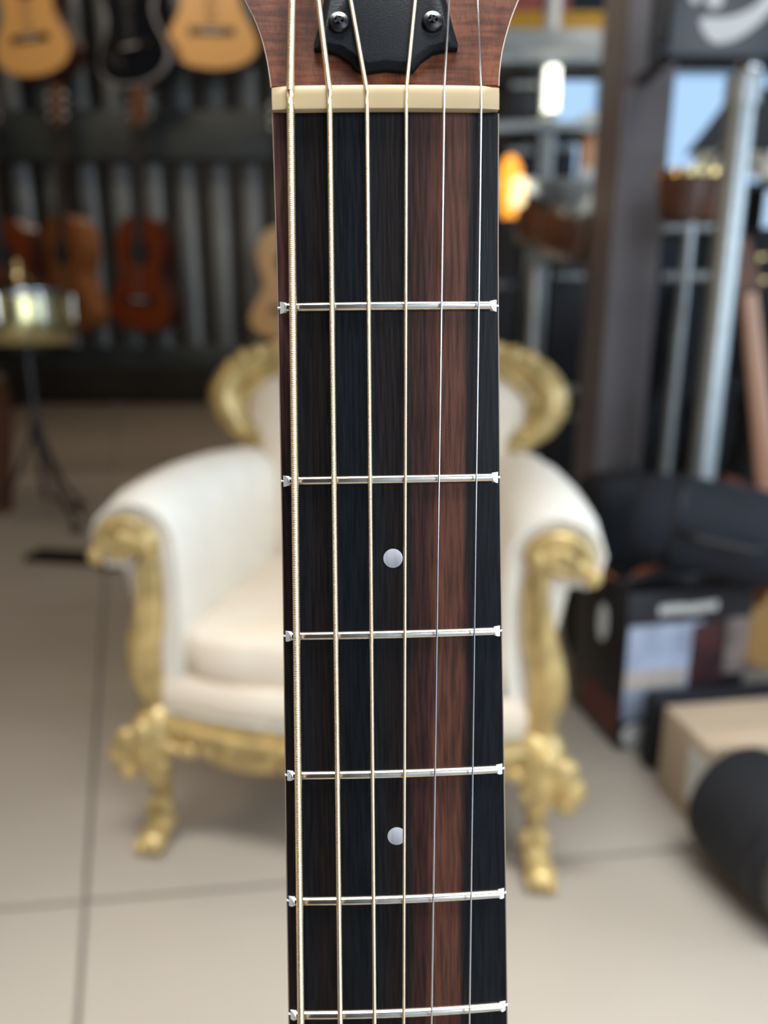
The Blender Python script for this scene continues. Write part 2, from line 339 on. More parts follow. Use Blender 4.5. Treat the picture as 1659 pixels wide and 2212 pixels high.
# ------------------------------------------------------------------ armchair
pl, pr = gd(330, 1812), gd(1180, 1892)
ux = (pr - pl).normalized(); mid = (pl + pr) / 2; rz = math.atan2(ux.y, ux.x)
ch = thing('armchair', (mid.x, mid.y, 0), 'cream upholstered baroque armchair with carved gilt frame', 'armchair', rz=rz)
def arc(c, r, a0, a1, n=10, pl='xz', k=1.0):
    out = []
    for i in range(n + 1):
        t = math.radians(a0 + (a1 - a0) * i / n); rr = r * (1 + (k - 1) * i / n)
        out.append((c[0] + rr * math.cos(t), c[1], c[2] + rr * math.sin(t)))
    return out
for s in (-1, 1):
    # front cabriole leg
    P = cr_spline([(s * .290, .03, .235), (s * .302, .0, .205), (s * .305, -.012, .165), (s * .300, .0, .12), (s * .303, .006, .08), (s * .303, 0, .045), (s * .312, -.012, .018)], 5)
    R = [.036, .038, .040, .041, .041, .040, .039, .037, .034, .031, .028, .026, .024, .024, .022, .020, .018, .017, .0165, .016, .016, .0165, .018, .020, .022, .023, .023, .022, .020, .018, .016]
    lg = MB().tube(P, R[:len(P)] + [.016] * max(0, len(P) - len(R)), 14)
    lg.ball((s * .312, -.016, .017), (.026, .026, .017), 10)
    for q, (dx, dz, rr) in enumerate(((.030, .20, .024), (.042, .175, .022), (.036, .15, .017), (-.018, .19, .016), (-.022, .16, .013), (.004, .215, .022))):
        lg.ball((s * (.306 + dx), -.025, dz), (rr, rr * .8, rr * 1.1), 8)
    for q in range(3): lg.ball((s * (.30 + .012 * (q - 1)), -.012, .075 + .012 * (q % 2)), (.011, .010, .017), 8)
    for q in range(3): lg.ball((s * (.312 + .016 * (q - 1)), -.036, .014), (.009, .012, .011), 8)
    lg.build('front_leg', M_gilt, ch)
    # rear leg
    P = cr_spline([(s * .24, .46, .30), (s * .245, .48, .20), (s * .25, .50, .10), (s * .26, .53, .012)], 5)
    MB().tube(P, [.026 - .0006 * i for i in range(len(P))], 10).build('rear_leg', M_gilt, ch)
    # carved arm post, an S rising from the rail to the scroll under the arm
    P = cr_spline([(s * .282, .035, .215), (s * .296, .015, .26), (s * .306, .0, .305), (s * .303, -.01, .355), (s * .290, -.01, .41), (s * .283, -.01, .465), (s * .285, -.008, .518)], 5)
    nP = len(P)
    R = [.0215 + .0065 * math.sin(PI * i / (nP - 1) * 1.3) for i in range(nP)]; R[-1] = .020
    po = MB().tube(P, R, 14)
    # scroll curling outward
    sc_ = []; c = (s * .316, -.015, .530)
    for i in range(34):
        t = math.radians(190 - i * 16); rr = .040 * (1 - i / 44)
        sc_.append((c[0] + s * rr * math.cos(t), -.017 - .0006 * i, c[2] + rr * .75 * math.sin(t)))
    po.tube(sc_, [.016 - .0003 * i for i in range(34)], 10)
    for q in range(5): po.ball((s * (.282 + .018 * q), -.03, .527 + .010 * math.sin(q) - .003 * q), (.013, .012, .015), 8)
    po.tube([(s * .285, -.036, .50), (s * .294, -.037, .40), (s * .308, -.03, .33), (s * .30, -.018, .26)], [.004, .007, .008, .004], 8)
    po.build('arm_post', M_gilt, ch)
    # upholstered arm: roll on a padded side panel, lofted back
    rings = []
    for k in range(13):
        t = k / 12; y = .0 + .47 * t
        inn = .250 - .040 * t; zr = .545 + .016 * math.sin(PI * min(1, t * 1.2)); rad = .060
        cxr = inn + .050; ring = []
        ring.append((inn + .006, .27)); ring.append((inn - .008, .36)); ring.append((inn - .010, .45)); ring.append((inn - .008, .52))
        for q in range(9):
            a = math.radians(165 - q * 27); ring.append((cxr + .010 + rad * 1.12 * math.cos(a), zr - .012 + rad * math.sin(a)))
        ring.append((inn + .080, .485)); ring.append((inn + .068, .42)); ring.append((inn + .058, .34)); ring.append((inn + .048, .27))
        f = 1 if 0 < k < 12 else .93
        cxm = inn + .04; rings.append([(s * (cxm + (x - cxm) * f), y, .42 + (z - .42) * (f if z > .42 else 1)) for x, z in ring])
    am = MB().loft(rings).build('arm_cushion', M_uphw, ch, angle=60)
    # piping along the front edge of the pad
    MB().tube([(p[0], p[1] - .002, p[2]) for p in rings[0][:13]], .004, 8).build('piping', M_uphw, am)
# seat
MB().pillow((0, .222, .336), (.262, .240, .046), 7, 16).build('seat_cushion', M_uph, ch)
pp = cr_spline([(-.245, .03, .338), (-.24, .0, .335), (0, -.014, .332), (.24, .0, .335), (.245, .03, .338)], 6)
bs = MB(); rg = []
for z, e in ((.245, 0), (.255, .006), (.285, .008), (.300, .0)):
    rg.append([(-.275 - e, .0 - e, z), (-.14, -.022 - e, z), (0, -.028 - e, z), (.14, -.022 - e, z), (.275 + e, .0 - e, z), (.265, .46, z), (-.265, .46, z)])
bs.loft(rg); sb = bs.build('seat_base', M_uph, ch, angle=60)
MB().tube(cr_spline([(-.275, -.004, .246), (-.14, -.03, .246), (0, -.037, .244), (.14, -.03, .246), (.275, -.004, .246)], 6), .007, 8).build('piping', M_piping, sb)
rl = MB()
rg = []
for k in range(25):
    t = -1 + 2 * k / 24; x = .30 * t; y = -.03 + .03 * t * t
    zb = .186 + .018 * math.cos(t * PI * 2) * (1 if abs(t) < .5 else 1) - .018 * math.exp(-(t * 3.5) ** 2) * 1.4
    rg.append([(x, y - .012, zb), (x, y - .018, (zb + .24) / 2), (x, y - .012, .24), (x, y + .03, .245), (x, y + .03, zb)])
rl.loft(rg)
for k in range(17):
    t = -1 + 2 * k / 16; x = .27 * t; y = -.05 + .03 * t * t
    rl.ball((x, y, .200 - .012 * math.cos(t * PI * 2) - .02 * math.exp(-(t * 3.5) ** 2)), (.017, .010, .012 + .008 * math.exp(-(t * 3) ** 2)), 8)
rl.tube(cr_spline([(-.30, -.012, .228), (-.15, -.045, .222), (0, -.052, .218), (.15, -.045, .222), (.30, -.012, .228)], 6), .009, 8)
rl.build('seat_rail', M_gilt, ch)
for s in (-1, 1): MB().box((s * .27 - .015, .03, .20), (s * .27 + .015, .47, .25)).build('side_rail', M_gilt, ch, bevel=.005)
MB().box((-.26, .455, .20), (.26, .485, .26)).build('back_rail', M_gilt, ch, bevel=.005)
# back: leaning panel
TB = Matrix.Translation((.006, .43, .285)) @ Matrix.Rotation(math.radians(-7), 4, 'X')     # local z up along the back
half = cr_spline([(0, 0, .468), (.09, 0, .470), (.19, 0, .462), (.265, 0, .43), (.285, 0, .38), (.275, 0, .33), (.25, 0, .27), (.235, 0, .20), (.23, 0, .10), (.225, 0, .0)], 4)
half = [(p.x, p.z) for p in half]
ol = half + [(-x, z) for x, z in reversed(half[1:])]
def inset(ol, k, dz): return [(x * k, (z - .235) * k + .235 + dz) for x, z in ol]
rings = []
for k, y in ((.99, .05), (1.0, .03), (1.0, .0), (.97, -.022), (.90, -.036), (.75, -.045), (.5, -.050), (.2, -.052)):
    rings.append([(x, y, z) for x, z in inset(ol, k, 0)])
MB().loft(rings, TB).build('back_cushion', M_uph, ch, angle=60)
bf = MB()
for s in (-1, 1):
    P = cr_spline([(0, -.01, .490), (s * .09, -.012, .496), (s * .20, -.012, .492), (s * .285, -.015, .462), (s * .323, -.02, .415), (s * .316, -.02, .375), (s * .293, -.02, .346), (s * .272, -.022, .338), (s * .262, -.024, .352)], 6)
    n_ = len(P); bf.tube(P, [.018 + .016 * math.exp(-((i / n_ - .55) * 3.6) ** 2) for i in range(n_)], 12, TB)
    P = cr_spline([(0, -.02, .474), (s * .12, -.022, .476), (s * .22, -.022, .462), (s * .285, -.022, .405), (s * .282, -.022, .345), (s * .255, -.02, .28), (s * .24, -.015, .20), (s * .235, -.01, .05)], 6)
    n_ = len(P); bf.tube(P, .013, 10, TB)
    for q in range(7): # beads and leaves
        t = q / 6; bf.ball((s * (.266 - .018 * t), -.022, .310 - .19 * t), (.022 - .006 * (q % 2), .016, .018), 8, TB)
    for q in range(9):
        a = math.radians(80 - q * 20); bf.ball((s * (.235 + .095 * math.cos(a)), -.028, .405 + .085 * math.sin(a)), (.015, .014, .019), 8, TB)
    for q in range(5): bf.ball((s * (.03 + .045 * q), -.022, .502 - .003 * (q % 2)), (.022, .014, .013), 8, TB)
    bf.ball((s * .15, -.02, .507), (.026, .018, .017), 8, TB)
bf.ball((0, -.02, .515), (.04, .02, .035), 10, TB)
bf.build('back_frame', M_gilt, ch)

# ------------------------------------------------------------------ drum and cymbal on stand (left)
g0 = gd(104, 1128); dx, dy = g0.x, g0.y
tp = at(60, 745, dy).z; tt = at(60, 598, dy).z
st = thing('drum_stand', (dx, dy, 0), 'dark tripod stand carrying the brass drum', 'stand')
MB().tube([(0, 0, .10), (0, 0, tp - .02)], .013, 12).build('pole', mat('dark_steel', (.10, .10, .11), .35, .7), st)
MB().tube([(0, 0, .35), (0, 0, .42)], .021, 12).build('collar', M_black, st)
for k in range(3):
    a = math.radians(-40 + 120 * k); c_, s_ = math.cos(a), math.sin(a)
    lg = MB().tube([(.015 * c_, .015 * s_, .38), (.12 * c_, .12 * s_, .16), (.24 * c_, .24 * s_, .02)], .009, 8).build('leg', M_black, st)
    MB().ball((.245 * c_, .245 * s_, .018), (.022, .022, .018), 8).build('rubber_foot', M_black, lg)
MB().lathe([(.02, tp - .03), (.10, tp - .012), (.10, tp - .001), (.02, tp - .001)], 20).build('cradle', M_black, st)
hd = tt - tp
dr = thing('drum', (dx, dy, tp), 'shallow brass drum with rounded bottom on the left stand', 'drum')
MB().lathe([(.10, 0), (.17, .008), (.190, .035), (.193, .10), (.190, .15), (.190, hd * .72), (.186, hd * .72)], 40).build('shell', mat('pale_brass', (.80, .74, .40), .22, .9, var=.06), dr)
MB().lathe([(.196, hd * .70), (.198, hd * .72), (.198, hd * .80), (.190, hd * .80), (.190, hd * .70)], 40).build('hoop', M_chrome, dr)
MB().lathe([(.188, hd * .72), (.188, hd * .755)], 40).build('drum_head', mat('drum_skin', (.35, .33, .30), .4), dr)
for k in range(8):
    a = 2 * PI * k / 8; MB().tube([(.200 * math.cos(a), .200 * math.sin(a), .09), (.200 * math.cos(a), .200 * math.sin(a), hd * .74)], .005, 6).build('lug', M_chrome, dr)
cy = thing('cymbal', (dx, dy, tp + hd * .755), 'bronze cymbal resting bell up on the left brass drum', 'cymbal')
MB().lathe([(.186, .001), (.187, .003), (.12, .028), (.05, .048), (.045, .052), (.032, .075), (.012, .082), (.008, .080), (.03, .070), (.05, .045), (.12, .024)], 40).build('cymbal_plate', mat('bronze', (.62, .52, .34), .22, 1.0, var=.1), cy)
MB().lathe([(.018, .08), (.020, .084), (.020, .100), (.012, .105), (.010, .122), (.004, .125)], 16).build('wing_nut', M_brass, cy)
# dark flat cable ramp and cable on the floor
q0, q1 = gd(72, 1204), gd(262, 1215)
d_ = (q1 - q0); an = math.atan2(d_.y, d_.x); ln = d_.length
cr_ = thing('cable_ramp', tuple((q0 + q1) / 2), 'black flat strip lying on the floor behind the left chair arm', 'cable cover', rz=an)
MB().loft([[(x, y, z) for y, z in ((-.055, 0), (-.045, .022), (.045, .022), (.055, 0))] for x in (-ln / 2, ln / 2)]).build('cover', M_black, cr_, smooth=False)
MB().pillow((ln / 2 - .01, -.02, .016), (.05, .07, .016), 3, 8).build('end_cap', M_black, cr_)
cb = MB().tube(cr_spline([(p.x, p.y, .006) for p in (gd(110, 1075), gd(160, 1100), gd(215, 1135), gd(300, 1165), gd(380, 1150))], 8), .006, 8).build('cable', M_black)
tag(cb, 'thin black cable running from the drum stand towards the armchair', 'cable')
p = gd(-18, 1105)
cg = thing('conga', (p.x, p.y, 0), 'brown wooden conga barrel cut by the left edge', 'drum')
MB().lathe([(.09, 0), (.10, .15), (.13, .35), (.135, .50), (.12, .62), (.11, .62)], 28).build('shell', M_brown, cg)
MB().lathe([(.123, .58), (.126, .59), (.126, .615), (.118, .62)], 28).build('hoop', M_chrome, cg)

# ------------------------------------------------------------------ right side: shelf, windows clutter
SD = 3.2
def X(px, py, D): return at(px, py, D).x
def Z(py, D): return at(800, py, D).z
sx0, sx1 = X(1075, 300, SD) - .42, X(1340, 300, SD)
sh = thing('steel_shelf', ((sx0 + sx1) / 2, SD + .2, 0), 'galvanised steel shelving behind the armchair left of the column', 'shelf')
def rel(mb, o, name, m, **kw):
    c = o.location; mb.v = [(x - c.x, y - c.y, z - c.z) for x, y, z in mb.v]; return mb.build(name, m, o, **kw)
xm = X(1182, 300, SD)
for x in (sx0, xm, sx1):
    rel(MB().box((x - .03, SD, 0), (x + .03, SD + .05, 2.6)), sh, 'post', M_steel, bevel=.003)
    rel(MB().box((x - .03, SD + .20, 0), (x + .03, SD + .24, 2.6)), sh, 'post', M_steel, bevel=.003)
lv = [Z(112, SD), Z(262, SD), Z(385, SD), .55]
for z in lv:
    rel(MB().box((sx0, SD - .01, z - .035), (sx1, SD + .24, z)), sh, 'shelf_board', M_steel, bevel=.003)
z = lv[0]
rel(MB().box((sx0, SD - .012, z), (sx1, SD + .0, z + .075)), sh, 'grey_lip', M_steel, smooth=False)
def simple_box(name, x0, x1, y0, y1, z0, z1, m, label, cat, group=None, lid=True, bevel=.004):
    t = thing(name, ((x0 + x1) / 2, (y0 + y1) / 2, z0), label, cat, group)
    w, d, h = (x1 - x0) / 2, (y1 - y0) / 2, z1 - z0
    MB().box((-w, -d, 0), (w, d, h * .84 if lid else h)).build('carton' if lid else 'shell', m, t, bevel=bevel)
    if lid: MB().box((-w - .002, -d - .002, h * .84), (w + .002, d + .002, h)).build('lid', m, t, bevel=bevel)
    return t
za = z + .001
simple_box('box', X(1108, 60, SD) - .1, X(1322, 60, SD), SD + .01, SD + .2, za, Z(22, SD), M_yellow, 'long mustard yellow box on the top grey shelf', 'box')
simple_box('box', X(1115, 10, SD) - .1, X(1235, 10, SD), SD + .02, SD + .19, Z(22, SD) + .001, Z(-40, SD), M_redbox, 'dusty red box stacked on the mustard yellow box', 'box')
# dark cases on shelves
def amp(px0, px1, zb, ztop, D0, dep, label, group=None, grille=True, name='amplifier'):
    x0, x1 = X(px0, 300, D0), X(px1, 300, D0)
    t = thing(name, ((x0 + x1) / 2, D0 + dep / 2, zb), label, 'amplifier', group); w = (x1 - x0) / 2; h = ztop - zb
    MB().box((-w, -dep / 2, 0), (w, dep / 2, h)).build('cabinet', M_tolex, t, bevel=.008)
    MB().box((-w * .88, -dep / 2 - .006, h * .08), (w * .88, -dep / 2, h * .74)).build('grille', M_nylonb, t, bevel=.002)
    MB().box((-w * .88, -dep / 2 - .004, h * .80), (w * .88, -dep / 2, h * .93)).build('control_panel', M_black, t, smooth=False)
    for k in range(5): MB().lathe([(.012, 0), (.010, .014)], 12, Matrix.Translation((-w * .6 + w * .3 * k, -dep / 2 - .004, h * .865)) @ Matrix.Rotation(PI / 2, 4, 'X')).build('knob', M_steel, t)
    MB().tube([(-w * .3, 0, h), (-w * .25, 0, h + .025), (w * .25, 0, h + .025), (w * .3, 0, h)], .008, 8).build('handle', M_black, t)
    return t
SA = 'dark amplifiers on the steel shelf'
amp(1090, 1162, lv[1], lv[1] + .15, SD + .02, .17, 'small black amplifier on the second shelf left of the middle post', SA)
amp(1088, 1160, lv[2], Z(262, SD) - .09, SD + .02, .17, 'navy fronted amplifier under the white cymbal on the third shelf', SA)
amp(1202, 1246, lv[2], Z(262, SD) - .08, SD + .02, .17, 'navy fronted amplifier right of the middle shelf post', SA)
amp(1040, 1130, .55, lv[3] + .48, SD + .02, .17, 'black amplifier standing low on the shelf behind the chair back', SA)
amp(1200, 1310, .55, lv[3] + .52, SD + .02, .17, 'wide black amplifier low on the shelf beside the column', SA)
amp(1190, 1330, .0, .48, SD + .02, .17, 'black floor amplifier under the bottom shelf board', SA)
amp(1020, 1170, .0, .46, SD + .02, .17, 'black floor amplifier directly behind the chair back', SA)
# cymbals on the shelf edge
def cymbal(loc, r, tilt, label, group, az=0, m=None):
    Mx = Matrix.Translation(loc) @ Matrix.Rotation(az, 4, 'Z') @ Matrix.Rotation(tilt, 4, 'X')
    t = thing('cymbal', None, label, 'cymbal', group, M=Mx)
    MB().lathe([(r, 0), (r, .002), (r * .6, r * .10), (r * .28, r * .17), (r * .24, r * .21), (r * .08, r * .29), (.004, r * .30), (.004, r * .29), (r * .22, r * .19), (r * .6, r * .085)], 36).build('cymbal_plate', m or M_cym, t)
    MB().lathe([(.014, r * .29), (.014, r * .29 + .02), (.005, r * .29 + .03)], 12).build('felt_and_nut', M_chrome, t)
    return t
M_cym = mat('glint_bronze', (.95, .90, .74), .35, .35, var=.05)  # pale and barely metallic: the cymbals' bright reflection is put into the colour
CG = 'polished cymbals around the shelf and column'
z2 = lv[1]
cymbal(at(1142, 258, SD - .02) + Vector((0, .10, .085)), .078, .75, 'small bright cymbal tipped on the shelf left of its middle post', CG)
# tilted brown floor tom below amber glint
def drum_prop(c, r, h, Mr, m, label, name='tom_drum'):
    t = thing(name, None, label, 'drum', M=Matrix.Translation(c) @ Mr)
    MB().lathe([(r * .97, 0), (r, .01), (r, h - .01), (r * .97, h)], 36).build('shell', m, t)
    for zz in (0, h): MB().lathe([(r * .99, zz - .012), (r * 1.03, zz - .012), (r * 1.03, zz + .012), (r * .99, zz + .012)], 36).build('hoop', M_chrome, t)
    MB().lathe([(r * .96, h), (r * .96, h + .004)], 36).build('drum_head', M_paper, t)
    for k in range(8):
        a = 2 * PI * k / 8; MB().tube([(r * 1.03 * math.cos(a), r * 1.03 * math.sin(a), .01), (r * 1.03 * math.cos(a), r * 1.03 * math.sin(a), h - .01)], .004, 6).build('lug', M_chrome, t)
    return t
TD = 2.75
drum_prop(at(1225, 520, TD), .185, .14, Matrix.Rotation(.16, 4, 'Y') @ Matrix.Rotation(.42, 4, 'X'), M_brown, 'brown tom drum with white head tilted beside the column')
tc_ = at(1225, 520, TD)
ts = thing('tom_stand', (tc_.x, tc_.y, 0), 'chrome stand holding the tilted brown tom drum', 'stand')
hx = X(1160, 560, TD) - tc_.x
MB().tube([(hx, .0, .12), (hx, .0, tc_.z - .10), (hx * .4, 0, tc_.z - .03)], .022, 12).build('pole', M_steel, ts)
for k in range(3):
    a = math.radians(30 + 120 * k); MB().tube([(hx, 0, .35), (hx + .25 * math.cos(a), .25 * math.sin(a), .01)], .011, 8).build('leg', M_steel, ts)
# sunlit brass glint, put in as a glowing amber shape on a stand
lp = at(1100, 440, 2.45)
M_amber = mat('amber_glow', (.95, .42, .07), .15, emit=(1.0, .36, .04), estr=1.25)
lm = thing('amber_glint', (lp.x, 2.45, 0), 'glowing amber shape on a thin stand for a sunlit brass glint by the fretboard edge', 'glint')
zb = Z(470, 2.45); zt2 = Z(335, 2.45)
MB().lathe([(.022, zb), (.032, zb + .04), (.038, zb + .09), (.034, zb + .14), (.02, zt2 - .01), (.008, zt2)], 20).build('glow_shell', M_amber, lm)
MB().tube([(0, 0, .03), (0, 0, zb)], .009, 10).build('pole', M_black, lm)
MB().lathe([(.12, 0), (.12, .015), (.02, .035)], 24).build('glint_base', M_black, lm)
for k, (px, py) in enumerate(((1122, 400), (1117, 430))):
    b = at(px, py, 2.40) - Vector((lp.x, 2.45, 0)); MB().ball(tuple(b), .026, 10).build('glint_spot', mat('warm_glint', (1, .85, .55), .3, emit=(1, .72, .36), estr=1.4), lm)
# sun glint on the post, put in as a short glowing tube
tl_ = thing('post_glint', (X(1193, 200, SD - .06), SD - .05, 0), 'short glowing tube for the sun glint on the middle shelf post', 'glint')
MB().tube([(0, 0, Z(250, SD)), (0, 0, Z(155, SD))], .026, 14).build('tube', mat('glint_glow', (1, 1, .9), .3, emit=(1, 1, .82), estr=3.2), tl_)
MB().tube([(0, 0, Z(255, SD)), (0, 0, Z(250, SD))], .028, 14).build('tube_cap', M_white, tl_); MB().box((-.012, 0, Z(205, SD)), (.012, .055, Z(200, SD))).build('glint_clip', M_white, tl_)
# orange shaker bottle on the shelf
c = at(1266, 385, SD + .06); bt = thing('shaker', (c.x, c.y, lv[2]), 'orange and white bottle shaped shaker beside the column edge', 'shaker')
MB().lathe([(.030, 0), (.036, .01), (.036, .14), (.03, .17)], 20).build('body', mat('peach_orange', (.80, .42, .22), .3), bt)
MB().lathe([(.03, .17), (.036, .19), (.036, .235), (.02, .25)], 20).build('cap', M_paper, bt)
MB().lathe([(.037, .0), (.040, .005), (.040, .04), (.037, .045)], 20).build('base_ring', M_paper, bt)

# right of the column -------------------------------------------------
# display panel with curved emblem
PD = 1.7
x0, x1, z0_, z1_ = X(1441, 120, PD), X(1441, 120, PD) + .46, Z(122, PD), Z(122, PD) + .30
dp = thing('wall_monitor', ((x0 + x1) / 2, PD, z0_), 'dark grey screen with white curved emblem bracketed to the column', 'screen')
w = (x1 - x0) / 2; hh = z1_ - z0_
MB().box((-w, -.0, 0), (w, .05, hh)).build('casing', mat('slate_grey', (.032, .042, .052), .38, var=.08, scale=4), dp, bevel=.006)
def em(px, py): p_ = at(px, py, PD - .003); return (p_.x - (x0 + x1) / 2, p_.z - z0_)
outer = cr_spline([(*em(1511, 42), 0), (*em(1520, 70), 0), (*em(1545, 92), 0), (*em(1590, 84), 0), (*em(1640, 50), 0), (*em(1680, 0), 0), (*em(1700, -60), 0)], 5)
inner = cr_spline([(*em(1690, -62), 0), (*em(1660, -20), 0), (*em(1630, 12), 0), (*em(1590, 32), 0), (*em(1550, 38), 0), (*em(1522, 36), 0)], 5)
lp_ = [(p_.x, p_.y) for p_ in outer + inner]
RX = Matrix.Rotation(PI / 2, 4, 'X')
MB().prism(lp_, 0.0, .003, RX).build('emblem', M_paper, dp, smooth=False)
for (px, py, a, b) in ((1502, -8, .012, .012), (1545, -4, .018, .016)):
    e = em(px, py); MB().lathe([(a, 0), (a, .003)], 20, RX @ Matrix.Translation((e[0], e[1], 0)) ).build('emblem_dot', M_paper, dp)
e0 = em(1420, 100)
MB().tube([(e0[0] - .0, .02, e0[1]), (-w + .01, .02, e0[1])], .016, 10).build('bracket', M_black, dp)
MB().tube([(.72 - (x0 + x1) / 2, .04, .12), (.72 - (x0 + x1) / 2, .602, .12)], .016, 10).build('bracket_arm', M_black, dp)
MB().tube([(e0[0], .02, e0[1] - .03), (e0[0], .02, e0[1] + .30)], .010, 10).build('bracket_post', M_black, dp)

# bongos on a two rail chrome stand
BD = 2.05
bs0 = at(1490, 492, BD)
bg_ = thing('bongo_stand', (bs0.x, BD, 0), 'chrome stand with two crossbars right of the column', 'stand')
def rp(px, py, D, o): p_ = at(px, py, D); return (p_.x - o.location.x, p_.y - o.location.y, p_.z - o.location.z)
for y in (492, 598):
    MB().tube([rp(1432, y, BD, bg_), rp(1562, y - 2, BD, bg_)], .013, 10).build('crossbar', M_steel, bg_)
MB().tube([(0, 0, .02), (0, 0, bs0.z + .02)], .014, 10).build('pole', M_steel, bg_)
for k in range(3):
    a = math.radians(90 + 120 * k); MB().tube([(0, 0, .4), (.2 * math.cos(a), .2 * math.sin(a), .01)], .010, 8).build('leg', M_steel, bg_)
bo = thing('bongos', (bs0.x, BD, bs0.z + .016), 'pair of brown wooden bongos on the chrome crossbar stand', 'bongos')
for px, r in ((1468, .062), (1522, .052)):
    x = at(px, 480, BD).x - bs0.x
    MB().lathe([(r * .75, 0), (r * .88, .03), (r, .08), (r * .98, .115)], 24, Matrix.Translation((x, 0, 0))).build('shell', M_brown, bo)
    MB().lathe([(r * 1.0, .10), (r * 1.06, .102), (r * 1.06, .118), (r * .98, .12)], 24, Matrix.Translation((x, 0, 0))).build('hoop', M_brass, bo)
    MB().lathe([(r * .97, .116), (r * .97, .120)], 24, Matrix.Translation((x, 0, 0))).build('drum_head', M_paper, bo)
# big leaning silver stand post
sp0, sp1 = at(1607, 175, 1.78), at(1512, 1060, 1.70)
dirv = (sp1 - sp0); base = sp0 + dirv * ((0.0 - sp0.z) / dirv.z)
ss = thing('cymbal_stand', (base.x, base.y, 0), 'tall silver stand leaning beside the copper coloured guitar neck', 'stand')
o = ss.location
MB().tube([(0, 0, .02), tuple(sp0 - o)], .029, 16).build('pole', mat('satin_steel', (.46, .50, .51), .42, .75, var=.06), ss)
MB().tube([tuple(sp0 - o + Vector((0, 0, -.05))), tuple(sp0 - o + Vector((0, 0, .01)))], .037, 14).build('clamp', M_steel, ss)
MB().ball(tuple(sp0 - o + Vector((0, -.02, .02))), .024, 12).build('ball_joint', M_chrome, ss)
for k in range(3):
    a = math.radians(20 + 120 * k); MB().tube([(0.02, 0, .25), (.13 * math.cos(a), .2 * math.sin(a), .01)], .012, 8).build('leg', M_steel, ss)
# arm out of the clamp that carries cymbals
MB().tube([tuple(sp0 - o + Vector((0, .03, -.10))), rp(1540, 352, 2.6, ss)], .009, 8).build('boom_arm', M_steel, ss)
MB().tube([tuple(sp0 - o + Vector((0, .0, -.16))), rp(1652, 360, 2.5, ss)], .009, 8).build('boom_arm', M_steel, ss)
cymbal(at(1540, 350, 2.6), .062, .65, 'small bright cymbal above the bongos', CG)
cymbal(at(1652, 358, 2.5), .085, .65, 'bright cymbal cut by the right edge beside the silver stand', CG)
# tilted dark splash panel (music stand desk) crossing the windows
md0 = at(1560, 270, 3.05)
ms = thing('music_stand', (md0.x, 3.05, 0), 'dark music stand whose slanted desk covers the window behind', 'stand')
dsk = [rp(1590, 190, 3.05, ms), rp(1680, 190, 3.05, ms), rp(1680, 335, 3.05, ms), rp(1478, 335, 3.05, ms), rp(1530, 270, 3.05, ms)]
m_ = MB(); m_.loft([[(p_[0], -.006, p_[2]) for p_ in dsk], [(p_[0], .006, p_[2]) for p_ in dsk]]); m_.build('desk', M_black, ms, smooth=False)
MB().tube([(0.05, .01, .02), (0.05, .012, dsk[3][2] + .02)], .014, 8).build('pole', M_black, ms)
for k in range(3):
    a = math.radians(100 + 120 * k); MB().tube([(.05, .01, .3), (.05 + .2 * math.cos(a), .2 * math.sin(a), .01)], .009, 8).build('leg', M_black, ms)
# electric bass: copper coloured neck back, leaning
def M_between(p0, p1, roll=0):
    z_ = (p0 - p1).normalized(); y_ = Vector((0, 1, 0)); y_ = (y_ - z_ * y_.dot(z_)).normalized(); x_ = y_.cross(z_)
    M_ = Matrix((x_, y_, z_)).transposed().to_4x4(); M_.translation = p1; return M_ @ Matrix.Rotation(roll, 4, 'Z')
n0, n1 = at(1606, 530, 1.80), at(1662, 1080, 1.74)
dv = (n1 - n0).normalized(); kb = n0 + dv * ((.05 - n0.z) / dv.z)
Mb = M_between(n0, kb); Ln = (n0 - kb).length
eb = thing('electric_bass', None, 'electric bass with copper coloured neck leaning at the right edge', 'guitar', M=Mb)
M_cop = wood_mat('copper_maple', (.50, .24, .13), (.62, .32, .19), (30, 30, 2), 3, .35, .3, 0)
MB().loft([[(.023 * k * math.cos(a), .013 * math.sin(a) , z) for a in [2 * PI * q / 14 for q in range(14)]] for z, k in ((.38, 1.25), (Ln - .11, .85))]).build('neck', M_cop, eb)
MB().box((-.02, .008, .34), (.02, .016, Ln - .11)).build('fingerboard', M_ebony, eb, bevel=.002)
MB().prism([(-.018, Ln - .115), (-.03, Ln - .09), (-.028, Ln + .01), (-.012, Ln + .03), (.012, Ln + .01), (.03, Ln - .09), (.018, Ln - .115)], -.008, .008, Matrix.Rotation(PI / 2, 4, 'X')).build('headstock', M_brown, eb)
for k in range(4): MB().ball(((-1) ** k * .036, 0, Ln - .085 + .026 * k), (.012, .006, .009), 8).build('tuner', M_brass, eb)
ob = [(-.05, .46), (-.13, .50), (-.15, .40), (-.12, .28), (-.16, .14), (-.12, .02), (0, -.02), (.12, .02), (.16, .12), (.12, .26), (.15, .36), (.11, .44), (.05, .40)]
obs = cr_spline([(x, z, 0) for x, z in ob], 4)
MB().prism([(p_.x * .8, p_.y * .9) for p_ in obs], -.016, .02, Matrix.Rotation(PI / 2, 4, 'X')).build('body', M_cherry, eb)
